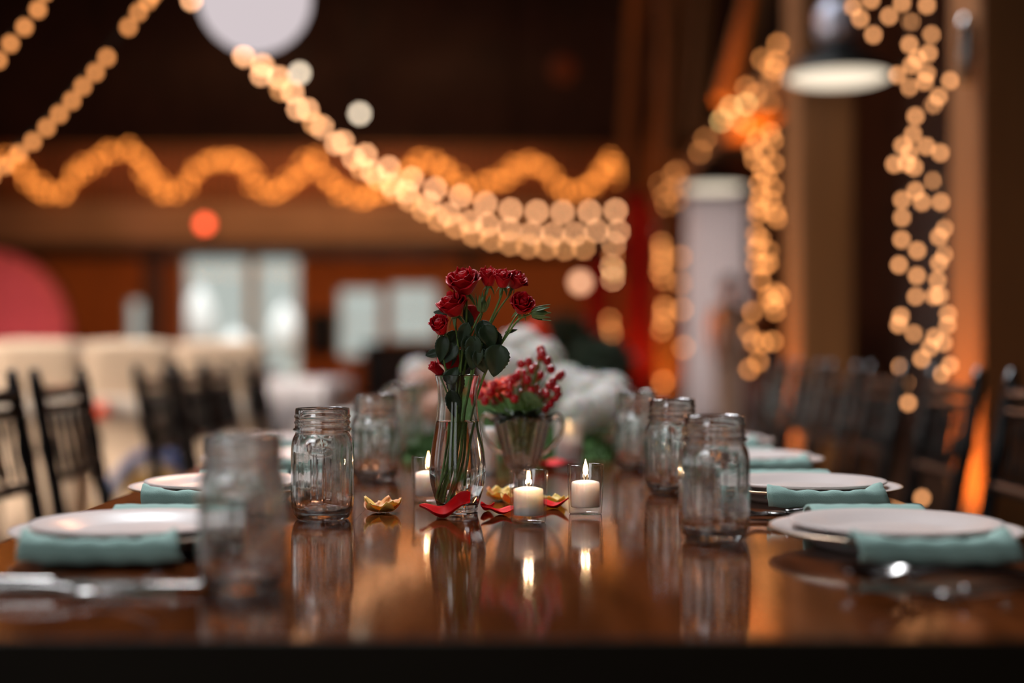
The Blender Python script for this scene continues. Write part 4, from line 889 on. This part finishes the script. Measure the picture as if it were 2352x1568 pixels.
def rose_petals(R_, seed, open_=1.0, n=15):
    """petal patches of a rose whose axis is +Z, base at the origin; R_ is the bloom radius"""
    rs = random.Random(seed); out = []; H = R_*1.5
    mb = MB()
    def core(u, v):
        a_ = u*2*pi*2.2; r_ = R_*(0.10+0.20*u)*(0.5+0.5*sin(v*pi*0.8)); return (r_*cos(a_), r_*sin(a_), H*(0.15+0.72*v)+0.02*R_*sin(9*u*pi))
    mb.grid(core, 34, 5); out.append(mb)
    for k in range(n):
        f = k/(n-1); a0 = k*2.399+rs.uniform(-0.25, 0.25); wd = (0.75+0.35*f)*(1+rs.uniform(-0.1, 0.1))
        rb = R_*(0.22+0.18*f); rt = R_*(0.34+0.62*f**0.85*open_); h = H*(0.96-0.26*f*open_)*(1+rs.uniform(-0.06, 0.06)); ph = rs.uniform(0, 6); curl = R_*(0.10+0.32*f*open_)
        tip = rs.uniform(0.0, 0.12)
        def fn(u, v, a0=a0, wd=wd, rb=rb, rt=rt, h=h, ph=ph, curl=curl, f=f, tip=tip):
            s = (u-0.5)*2; prof = (0.30+0.95*sin(min(1, v*0.78+0.10)*pi)**0.8)
            a_ = a0+s*wd*prof
            r_ = rb+(rt-rb)*(sin(v*pi/2)**1.1)+curl*max(0, v-0.72)**1.3*2.2*(0.6+0.5*abs(s))
            top = 1-0.16*abs(s)**2.2+tip*(1-abs(s))
            z = h*(v*top)-curl*max(0, v-0.80)*1.6
            r_ += R_*0.045*sin(s*4.5+ph)*v*v; z += R_*0.05*sin(s*6+ph*2)*v**3
            return (r_*cos(a_), r_*sin(a_), z)
        mb = MB(); mb.grid(fn, 10, 8); out.append(mb)
    return out
def leaf_mb(L, W, fold=0.35, bend=0.25, serr=True):
    mb = MB()
    def fn(u, v):
        s = (u-0.5)*2; t_ = v; w_ = W*(sin(pi*min(1, t_**0.8))**0.75)*(1-0.25*t_)
        if serr: w_ *= 1+0.05*sin(t_*60)*abs(s)
        x_ = s*w_; return (x_, L*t_, abs(x_)*fold-bend*L*t_*t_+0.03*W*sin(s*5+t_*9))
    mb.grid(fn, 8, 18); return mb
def orient(mb, base, dirv, roll=0.0):
    q = Vector(dirv).normalized().to_track_quat('Z', 'Y'); mb.xf(Matrix.Translation(Vector(base)) @ q.to_matrix().to_4x4() @ Matrix.Rotation(roll, 4, 'Z')); return mb
def orientY(mb, base, dirv, face=(0, -1, 0)):
    y = Vector(dirv).normalized(); z = Vector(face); z = (z-y*z.dot(y)).normalized(); x_ = y.cross(z)
    m = Matrix((x_, y, z)).transposed().to_4x4(); mb.xf(Matrix.Translation(Vector(base)) @ m); return mb
def PV(px, py, off=0.0): return P(px, py, VD+off)*1.0
def rose(bloom, R_px, dirv, stem, label, leaves=(), seed=0, open_=1.0, off=0.0, thick=0.0013, n=15, sep=True):
    base = PV(*stem[-1]) if len(stem[-1]) == 3 else PV(*stem[-1])
    o = thing('rose', base, label, 'rose', 'red spray roses in the vase')
    R_ = R_px*1.08/1883.0; dv = Vector(dirv).normalized(); bc = PV(bloom[0], bloom[1], off); bb_ = bc-dv*R_*0.75
    for mb in rose_petals(R_, seed, open_, n):
        orient(mb, bb_-base, dv); q_ = mb.build('petal', M['petal'], o); solid(q_, 0.0005)
    cal = MB().lathe([(0.001, -0.28*R_), (0.16*R_, -0.24*R_), (0.30*R_, -0.04*R_), (0.30*R_, 0.14*R_), (0.1*R_, 0.2*R_)], 14)
    orient(cal, bb_-base, dv); cal.build('calyx', M['leaf_l'], o)
    if sep:
        for k in range(5):
            a_ = k*2*pi/5+seed; lf = leaf_mb(R_*0.9, R_*0.13, 0.3, 0.5, False)
            dd = Vector((cos(a_), sin(a_), -0.55)); lf = orientY(lf, (0, 0, 0.0), dd, (0, 0, 1)); orient(lf, bb_-base, dv); solid(lf.build('sepal', M['leaf_l'], o), 0.0004)
    pts = [bb_-dv*R_*0.22]+[PV(*s) for s in stem]; sp = smoothpath(pts, 7); m_ = len(sp)
    MB().tube([p_-base for p_ in sp], [thick*(0.8+0.15*i/m_) for i in range(m_)], 9).build('stem', M['stem'], o)
    for (lx, ly, L, W, dx, dz, dy, lo) in leaves:
        lb_ = PV(lx, ly, lo); lf = leaf_mb(L/1883, W/1883, 0.34, 0.2)
        orientY(lf, lb_-base, (dx, dy, dz), (0.15*dx, -1, 0.25)); solid(lf.build('leaf', M['leaf'], o), 0.0004)
    return o
N1 = (1043, 925); 
rose((1064, 645), 37, (-0.15, -0.45, 0.9), [(1072, 700, 0), (1068, 780, 0.0), (1052, 860, 0.0), (1046, 940, 0.0), (1040, 1050, 0.002), (1016, 1157, 0.004)], 'red rose at the top left of the bouquet', [(1075, 740, 62, 17, -0.35, -0.9, 0.1, -0.01), (1050, 760, 60, 19, -0.45, -0.75, -0.3, 0.01)], 11, 1.0)
rose((1122, 634), 26, (0.0, -0.25, 0.95), [(1115, 672, 0.005), (1107, 720, 0.005), (1082, 790, 0.004), (1064, 860, 0.004), (1058, 940, 0.004), (1048, 1050, 0.004), (1022, 1152, -0.004)], 'upright red rose at the top centre of the bouquet', [(1108, 735, 60, 24, 0.15, -0.95, -0.1, -0.006), (1090, 770, 66, 22, -0.1, -0.95, 0.0, -0.012)], 12, 0.55, 0.004, 0.0015)
rose((1155, 638), 25, (0.05, -0.5, 0.85), [(1150, 682, 0), (1130, 730, 0), (1110, 770, 0), (1088, 830, 0), (1076, 900, 0), (1062, 970, 0.0), (1054, 1060, 0.0), (1030, 1156, 0.0)], 'red rose right of the top centre bloom', [(1112, 745, 58, 25, 0.35, -0.85, -0.1, -0.012), (1128, 756, 60, 26, 0.1, -0.98, 0.05, -0.004), (1100, 800, 58, 24, 0.25, -0.95, 0.0, -0.010), (1072, 770, 60, 21, 0.2, -0.9, 0.1, -0.012), (1148, 790, 76, 33, -0.2, -0.97, -0.05, -0.014)], 13, 0.6, -0.006, 0.0017)
rose((1188, 642), 25, (0.55, -0.35, 0.75), [(1172, 675, 0.01), (1150, 705, 0.01), (1124, 752, 0.01), (1098, 815, 0.01), (1080, 890, 0.008), (1066, 960, 0.006), (1060, 1060, 0.006), (1036, 1154, 0.006)], 'red rose at the top right of the bouquet, tilting right', [], 14, 0.9, 0.006)
rose((1038, 698), 33, (-0.25, -0.35, 0.9), [(1046, 745, -0.004), (1052, 790, -0.004), (1058, 850, -0.002), (1050, 940, -0.004), (1042, 1050, -0.004), (1024, 1150, 0.008)], 'red rose on the left, second bloom from the top', [(1048, 790, 56, 22, -0.6, -0.75, -0.1, -0.006), (1028, 722, 34, 10, -0.95, 0.2, 0, 0.01), (1082, 752, 54, 13, -0.3, 0.95, 0.0, 0.01)], 15, 1.0, -0.01)
rose((1009, 746), 27, (-0.2, -0.65, 0.7), [(1014, 790, -0.005), (1022, 840, -0.005), (1034, 900, -0.004), (1040, 960, 0), (1034, 1060, 0), (1008, 1150, 0.0)], 'small round red rose at the far left of the bouquet', [(1020, 770, 62, 19, -0.15, -0.98, -0.1, -0.008), (1006, 810, 30, 12, -0.9, -0.15, 0, 0.0), (1040, 795, 60, 20, -0.3, -0.95, 0.1, 0.0)], 16, 0.65, -0.012, 0.0015)
rose((1200, 698), 29, (0.15, -0.75, 0.6), [(1184, 728, 0.0), (1166, 760, 0.0), (1144, 800, 0.002), (1118, 850, 0.004), (1098, 905, 0.006), (1082, 970, 0.008), (1092, 1030, 0.008), (1110, 1085, 0.006)], 'red rose on the right of the bouquet beside a green bud', [(1160, 765, 30, 5, 0.9, 0.3, 0, 0)], 17, 0.8, -0.004)
rose((1086, 718), 22, (0.2, 0.3, 0.9), [(1082, 760, 0.02), (1072, 820, 0.015), (1060, 900, 0.01), (1054, 980, 0.008), (1044, 1146, 0.008)], 'small red rose hidden behind the upper leaves', [(1092, 775, 64, 26, 0.1, -0.9, 0.2, 0.015), (1068, 800, 60, 24, -0.15, -0.95, 0.1, 0.012), (1120, 790, 56, 23, 0.1, -0.97, 0.1, 0.006)], 18, 0.8, 0.025)
rose((1032, 826), 30, (-0.35, -0.2, 0.7), [(1040, 862, 0.012), (1046, 900, 0.01), (1048, 960, 0.008), (1040, 1060, 0.01), (1030, 1140, 0.01)], 'dark red rose low on the left above the vase rim', [(1026, 880, 44, 20, 0.5, 0.75, -0.1, -0.014), (1046, 850, 72, 24, 0.0, -0.98, 0.05, -0.002), (1034, 895, 70, 20, 0.25, -0.95, 0, -0.006), (1095, 790, 60, 24, -0.2, -0.95, -0.1, -0.01)], 19, 0.7, 0.012)
rose((1001, 846), 22, (-0.6, -0.3, 0.6), [(1014, 872, 0.0), (1022, 890, 0.0), (1034, 930, 0.0), (1036, 1000, 0.004), (1018, 1142, 0.004)], 'small red rose bud lowest on the left', [], 20, 0.2, 0.0, 0.0012, 9)
# green buds
def bud(px, py, dirv, stem, label, s=16):
    base = PV(*stem[-1]); o = thing('rose_bud', base, label, 'rose bud', 'green rose buds'); R_ = s/1883; dv = Vector(dirv).normalized(); c = PV(px, py, -0.008)-dv*R_
    mb = MB().lathe([(0.0003, 0), (R_*0.6, R_*0.25), (R_*0.78, R_*0.8), (R_*0.55, R_*1.5), (R_*0.2, R_*2.1), (0.0003, R_*2.4)], 14); orient(mb, c-base, dv); mb.build('bud', M['leaf_l'], o)
    for k in range(5):
        a_ = k*1.257; lf = leaf_mb(R_*2.7, R_*0.34, 0.4, 0.0, False); lf = orientY(lf, (R_*0.5*cos(a_), R_*0.5*sin(a_), R_*0.1), (0.25*cos(a_), 0.25*sin(a_), 1), (cos(a_), sin(a_), 0)); orient(lf, c-base, dv); solid(lf.build('sepal', M['leaf_l'], o), 0.0004)
    sp = smoothpath([c]+[PV(*q_) for q_ in stem], 5); MB().tube([p_-base for p_ in sp], 0.0012, 7).build('stem', M['stem'], o)
bud(1108, 702, (0.1, -0.2, -0.9) if False else (0.1, -0.2, 0.9), [(1098, 730, -0.006), (1078, 775, -0.006), (1062, 806, -0.004), (1056, 900, -0.002), (1050, 1000, 0), (1034, 1120, -0.004)], 'green rose bud in the middle of the bouquet')
bud(1236, 719, (0.95, -0.1, 0.05), [(1215, 722, 0), (1190, 735, 0), (1168, 765, 0), (1142, 805, 0.001), (1112, 860, 0.003), (1090, 930, 0.004), (1074, 1000, 0.004), (1062, 1110, 0.006)], 'green rose bud pointing out to the right', 17)

# ------------------------------------------------------------------ pressed-glass creamer with berries
CD = 2.0; CXX = X(1199, CD); cz = TZ+0.0005
creamer = thing('pressed_glass_bowl', (CXX, CD, cz), 'footed pressed-glass bowl with two handles, holding red berries', 'bowl')
fl = lambda a, r, z, j: 1+0.045*cos(14*a)*(1 if 0.03 < z < 0.098 else 0)
pr = [(0.001, 0.0), (0.027, 0.0), (0.0285, 0.002), (0.024, 0.006), (0.010, 0.011), (0.0085, 0.018), (0.011, 0.023), (0.018, 0.029), (0.0235, 0.036), (0.0275, 0.050), (0.0315, 0.066), (0.0355, 0.082), (0.0385, 0.096), (0.040, 0.103), (0.0395, 0.105), (0.0375, 0.1045), (0.0355, 0.097), (0.032, 0.082), (0.0275, 0.066), (0.0235, 0.050), (0.019, 0.038), (0.010, 0.032), (0.001, 0.031)]
MB().lathe(pr, 112, fl).build('glass_body', M['press_glass'], creamer)
for s_ in (-1, 1):
    MB().tube(smoothpath([(s_*0.037, 0, 0.096), (s_*0.050, 0, 0.105), (s_*0.057, 0, 0.095), (s_*0.053, 0, 0.075), (s_*0.040, 0, 0.058), (s_*0.026, 0, 0.048)], 5), 0.0036, 10).build('handle', M['press_glass'], creamer)
berries = [(1197,836),(1215,828),(1217,838),(1242,803),(1241,822),(1245,815),(1257,830),(1265,849),(1284,865),(1241,861),(1202,860),(1211,873),(1211,888),(1178,872),(1166,878),(1182,916),(1139,921),(1114,921),(1151,914),(1272,890),(1281,904),(1262,886),(1243,904),(1253,898),(1231,891),(1265,919),(1253,939),(1264,927),(1141,894),(1127,902),(1119,892),(1158,888),(1098,894),(1104,908),(1192,858),(1186,866),(1276,914),(1236,868),(1290,858),(1222,850),(1232,842),(1206,884),(1220,898),(1133,908),(1172,892),(1168,905),(1199,905),(1247,915),(1256,905),(1110,880),(1280,895),(1270,876),(1135,884)]
o = thing('berry_sprigs', (CXX, CD, cz+0.035), 'cluster of red hypericum berries filling the pressed-glass bowl', 'berries')
base = Vector((CXX, CD, cz+0.035)); rb_ = random.Random(3)
bme = MB().lathe([(0.0004, 0), (0.0036, 0.0008), (0.0058, 0.0035), (0.0061, 0.0065), (0.0046, 0.0098), (0.0016, 0.0118), (0.0003, 0.0128)], 14).mesh('berry', M['berry'])
root = Vector((0, 0, 0.03)); st = MB()
for i, (px, py) in enumerate(berries):
    off_ = rb_.uniform(-0.03, 0.02); p_ = P(px, py, CD+off_)-base; dv = (p_-root); dv.z += 0.03; dv = dv.normalized()
    b = link('berry', bme, o, p_-dv*0.006); b.rotation_euler = dv.to_track_quat('Z', 'Y').to_euler(); sc_ = rb_.uniform(0.9, 1.15); b.scale = (sc_, sc_, sc_)
    mid = root.lerp(p_, 0.55)+Vector((0, 0, 0.008)); sp = smoothpath([root+Vector((rb_.uniform(-.012, .012), rb_.uniform(-.012, .012), rb_.uniform(-0.02, 0.01))), mid, p_-dv*0.005], 4); st.tube(sp, 0.0009, 6)
st.build('stem', M['stem'], o)
for k in range(34):
    a_ = k*2.399; r_ = 0.032*sqrt((k+0.5)/34); bs = Vector((r_*cos(a_), r_*sin(a_), 0.062)); dv = Vector((cos(a_)*0.9, sin(a_)*0.9, rb_.uniform(0.1, 1.1)))
    lf = leaf_mb(rb_.uniform(0.022, 0.034), 0.009, 0.25, 0.3, False); orientY(lf, bs, dv, (0, 0, 1)); solid(lf.build('leaf', M['foliage'], o), 0.0004)
lf = leaf_mb(0.036, 0.009, 0.2, 0.1, False); orientY(lf, P(1200, 902, CD-0.035)-base, (0.8, -0.2, -0.5), (0, -1, 0.4)); q_ = solid(lf.build('leaf', M['leaf_l'], o), 0.0004); q_['label'] = 'pale green leaf'
o = thing('coral_flower', (X(1150, CD), CD+0.005, cz+0.10), 'coral-red daisy-like bloom lying on the left rim of the glass bowl', 'flower'); base = Vector(o.location)
for ring_, (n_, L_, zt_) in enumerate(((18, 0.034, 0.25), (14, 0.028, 0.6), (10, 0.018, 1.0))):
    for k in range(n_):
        a_ = 2*pi*k/n_+ring_*0.2; lf = leaf_mb(L_, 0.0052, 0.15, 0.25, False); dv = Vector((cos(a_), sin(a_), zt_)); orientY(lf, (0, 0, 0.0), dv, (0, 0, 1))
        lf.xf(Matrix.Translation(P(1146, 893, CD)-base) @ Matrix.Rotation(-0.35, 4, 'Y') @ Matrix.Rotation(0.3, 4, 'X')); solid(lf.build('petal', M['coral'], o), 0.0005)
MB().tube(smoothpath([P(1146, 897, CD)-base, P(1165, 935, CD)-base, P(1190, 1000, CD)-base], 5), 0.0018, 8).build('stem', M['stem'], o)

# ------------------------------------------------------------------ loose petals on the table
def loose(px, py, wpx, label, m, rz, seed, h=0.35, d=None, lean=0.3, group='loose petals on the table', asp=0.75, asym=0.0):
    d = d or D(py); s = d/FPX; L = wpx*s; rs = random.Random(seed); ph = rs.uniform(0, 6)
    def fn(u, v):
        t_ = u-0.5; w_ = asp*L*0.5*(max(0, 1-(2*abs(t_))**2.4))**0.5*(0.75+0.5*u)
        x_ = t_*L; y_ = (v-0.5)*2*w_
        z = h*L*((2*t_-0.15)**2*0.45+ (y_/(0.5*L))**2*0.55*lean*3)+asym*L*(max(0, t_+0.02)**1.3*1.1*(0.4+0.6*v)+0.10*max(0, -t_-0.2)-0.10*sin(pi*u)*(1-v)) +0.035*L*sin(u*9+ph)+0.02*L*sin(v*7+ph*2)
        return (x_, y_, z)
    mb = MB(); mb.grid(fn, 22, 12); zmin = min(p_[2] for p_ in mb.v); mb.v = [(a, b, c-zmin+0.0008) for a, b, c in mb.v]
    o = mb.build('rose_petal', M[m], None, True, (X(px, d), d, TZ)); o.rotation_euler.z = rz; solid(o, 0.0006); tag(o, label, 'petal', group); return o
def flatp(*a, **k): return loose(*a, **k)
loose(1022, 1180, 116, 'large curled red rose petal in front of the vase', 'petal_loose', 0.08, 1, 0.16, 1.672, 0.55, asp=0.85, asym=0.75)
loose(1146, 1183, 84, 'red petal left of the nearest votive candle', 'petal_loose', 0.2, 2, 0.40, 1.70, 0.3)
loose(1266, 1165, 82, 'red petal right of the nearest votive candle', 'petal_loose', pi-0.2, 3, 0.42, 1.765, 0.3)
loose(1268, 1030, 110, 'red petal lying by the frosted votive', 'petal_loose', 0.4, 4, 0.35, 2.34, 0.3)
loose(1118, 1172, 40, 'small upright red petal at the foot of the vase', 'petal_loose', 1.2, 12, 0.8, 1.74, 0.6)
def blossom(px, d, wpx, label, cols, seed, n=4):
    s = d/FPX; R_ = wpx*s/2; o = thing('fallen_blossom', (X(px, d), d, TZ+0.0008), label, 'blossom', 'yellow and orange blossoms on the table'); rs = random.Random(seed)
    for k in range(n):
        a_ = -0.3+k*2*pi/n+rs.uniform(-0.3, 0.3); tl = rs.uniform(0.35, 0.9); m = cols[k % len(cols)]
        def fn(u, v, tl=tl):
            sx = (v-0.5)*2; w_ = R_*0.80*sin(pi*min(1, u*0.80+0.08))**0.6; return (u*R_*0.95, sx*w_, R_*(tl*0.75*u**1.6+0.22*sx*sx*u)+0.04*R_*sin(sx*5+u*6+seed))
        mb = MB(); mb.grid(fn, 10, 8); mb.xf(Matrix.Rotation(a_, 4, 'Z')); zm = min(p_[2] for p_ in mb.v); mb.v = [(a, b, c-zm+0.0002) for a, b, c in mb.v]; solid(mb.build('petal', M[m], o), 0.0006)
blossom(878, 1.725, 84, 'orange and yellow blossom beside the sharp left jar', ['petal_yel', 'petal_y', 'coral' if False else 'petal_y', 'petal_yel'], 3, 5)
blossom(1150, 1.86, 66, 'orange blossom behind the vase foot', ['petal_y', 'petal_yel'], 5, 4)
blossom(1186, 1.80, 70, 'yellow blossom seen behind the nearest votive', ['petal_yel', 'petal_y'], 6, 4)
blossom(1272, 1.82, 66, 'pale yellow blossom between the two right votives', ['petal_yel'], 7, 3)

# ------------------------------------------------------------------ moss runner and centrepiece flowers
def moss():
    x0, x1, y0, y1 = X(925, 2.5), X(1412, 2.5), 2.5, 5.2; rs = random.Random(8); mb = MB()
    def fn(u, v):
        e = min(u, 1-u, v*3, (1-v)*3)*8; h = 0.002+0.028*min(1, max(0, e))**0.5
        p_ = Vector((lerp(x0, x1, u), lerp(y0, y1, v), 0)); return (p_.x+0.01*sin(v*40)*(u-0.5), p_.y, TZ+h*(0.75+0.6*noise.noise(p_*14)+0.2*noise.noise(p_*50)))
    mb.grid(fn, 40, 150)
    for k in range(9000):
        u, v = rs.random(), rs.random()**1.5; x_, y_, z_ = fn(u, v); a_ = rs.uniform(0, 2*pi); l_ = rs.uniform(0.008, 0.02); dx, dy = cos(a_)*0.0016, sin(a_)*0.0016
        mb.add([(x_-dx, y_-dy, z_-0.002), (x_+dx, y_+dy, z_-0.002), (x_+rs.uniform(-1, 1)*0.008, y_+rs.uniform(-1, 1)*0.008, z_+l_)], [(0, 1, 2)])
    q = mb.build('moss_runner', M['moss']); tag(q, 'bright green moss runner down the middle of the table', 'table runner', None, 'stuff')
moss()
flo = {}
def hyd_mesh(key):
    if key in flo: return flo[key]
    rs = random.Random(len(flo)+50); mb = MB().sphere((0, 0, 0), 0.82, 14, 9)
    for k in range(150):
        zf = 1-2*(k+0.5)/150; a_ = k*2.399; r_ = sqrt(1-zf*zf); n = Vector((r_*cos(a_), r_*sin(a_), zf)); c = n*rs.uniform(0.88, 1.02); u = n.orthogonal().normalized(); w_ = n.cross(u); ph = rs.uniform(0, 6)
        for j in range(4):
            b_ = ph+j*pi/2; e1 = u*cos(b_)+w_*sin(b_); e2 = u*cos(b_+pi/2)+w_*sin(b_+pi/2); s = 0.115
            mb.add([c, c+e1*s+e2*s*0.6+n*0.03, c+e1*s*1.7+n*0.06, c+e1*s-e2*s*0.6+n*0.03], [(0, 1, 2, 3)])
    flo[key] = mb.mesh('blossom_head', M[key]); return flo[key]
def hyd(px, py, d, R_, key, label, group):
    p_ = P(px, py, d); p_.z = max(p_.z, TZ+R_+0.03); zb = TZ+0.03
    o = thing('hydrangea_stem', (p_.x, p_.y, zb), label, 'flower', group)
    h = link('blossom_head', hyd_mesh(key), o, (0, 0, p_.z-zb)); h.scale = (R_, R_, R_*0.92); h.rotation_euler = (px*0.1, 0, py*0.1)
    MB().tube([(0, 0, -0.005), (0, 0, p_.z-zb)], 0.003, 6).build('stem', M['stem'], o)
    for k in range(4):
        a_ = k*1.6+px; lf = leaf_mb(R_*1.3, R_*0.35, 0.2, 0.35, False); orientY(lf, (0, 0, (p_.z-zb)*0.55), (cos(a_), sin(a_), 0.6), (0, 0, 1)); solid(lf.build('leaf', M['leaf_l'], o), 0.0006)
GW = 'white hydrangea heads of the centrepiece'
for i, (px, py, d, R_, key) in enumerate([(1196, 800, 3.15, 0.052, 'white_fl'), (1245, 830, 3.05, 0.050, 'white_fl'), (1160, 850, 3.0, 0.050, 'white_fl'), (1300, 888, 2.95, 0.048, 'white_fl'), (1352, 905, 2.9, 0.050, 'white_fl'), (1392, 930, 2.8, 0.046, 'white_fl'),
        (1330, 950, 2.72, 0.042, 'white_fl'), (1285, 930, 3.1, 0.05, 'white_fl'), (1225, 880, 3.1, 0.055, 'white_fl'), (1400, 905, 3.3, 0.05, 'white_fl')]):
    hyd(px, py, d, R_, key, 'white hydrangea head, %s from the left in the centrepiece' % ['third', 'fifth', 'first', 'seventh', 'ninth', 'rightmost front', 'eighth', 'sixth', 'fourth', 'rightmost rear'][i], GW)
for i, (px, py, d, R_, key, lb) in enumerate([(1000, 880, 3.3, 0.05, 'peach', 'peach blossom head right behind the vase rim'), (955, 905, 3.2, 0.045, 'peach', 'peach blossom head in the middle of the left group'), (915, 925, 3.4, 0.042, 'white_fl', 'pale blossom head at the left end of the centrepiece'), (1010, 940, 3.0, 0.04, 'peach', 'low peach blossom head behind the vase neck'), (960, 860, 3.7, 0.045, 'white_fl', 'pale blossom head rising behind the peach ones')]):
    hyd(px, py, d, R_, key, lb, 'pale blossoms left of the vase')
hyd(1232, 770, 3.35, 0.036, 'coral', 'orange-red blossom head topping the centrepiece', None)
for i, (px, py, d) in enumerate(((1190, 765, 3.2), (1265, 800, 3.1), (1140, 800, 3.1), (1310, 850, 3.0))):
    p_ = P(px, py, d); o = thing('fern_sprig', (p_.x, p_.y, TZ+0.03), 'green sprig of the centrepiece, %s from the left' % ['second', 'third', 'first', 'fourth'][i], 'sprig', 'green sprigs among the white flowers')
    MB().tube([(0, 0, 0), (0.005, 0, p_.z-TZ-0.03)], 0.002, 6).build('stem', M['stem'], o); L_ = p_.z-TZ-0.03
    for k in range(12):
        a_ = k*2.4; lf = leaf_mb(0.035, 0.010, 0.2, 0.3, False); orientY(lf, (0.002, 0, L_*(0.45+0.05*k)), (cos(a_), sin(a_), 0.5), (0, 0, 1)); solid(lf.build('leaf', M['leaf_l'], o), 0.0005)
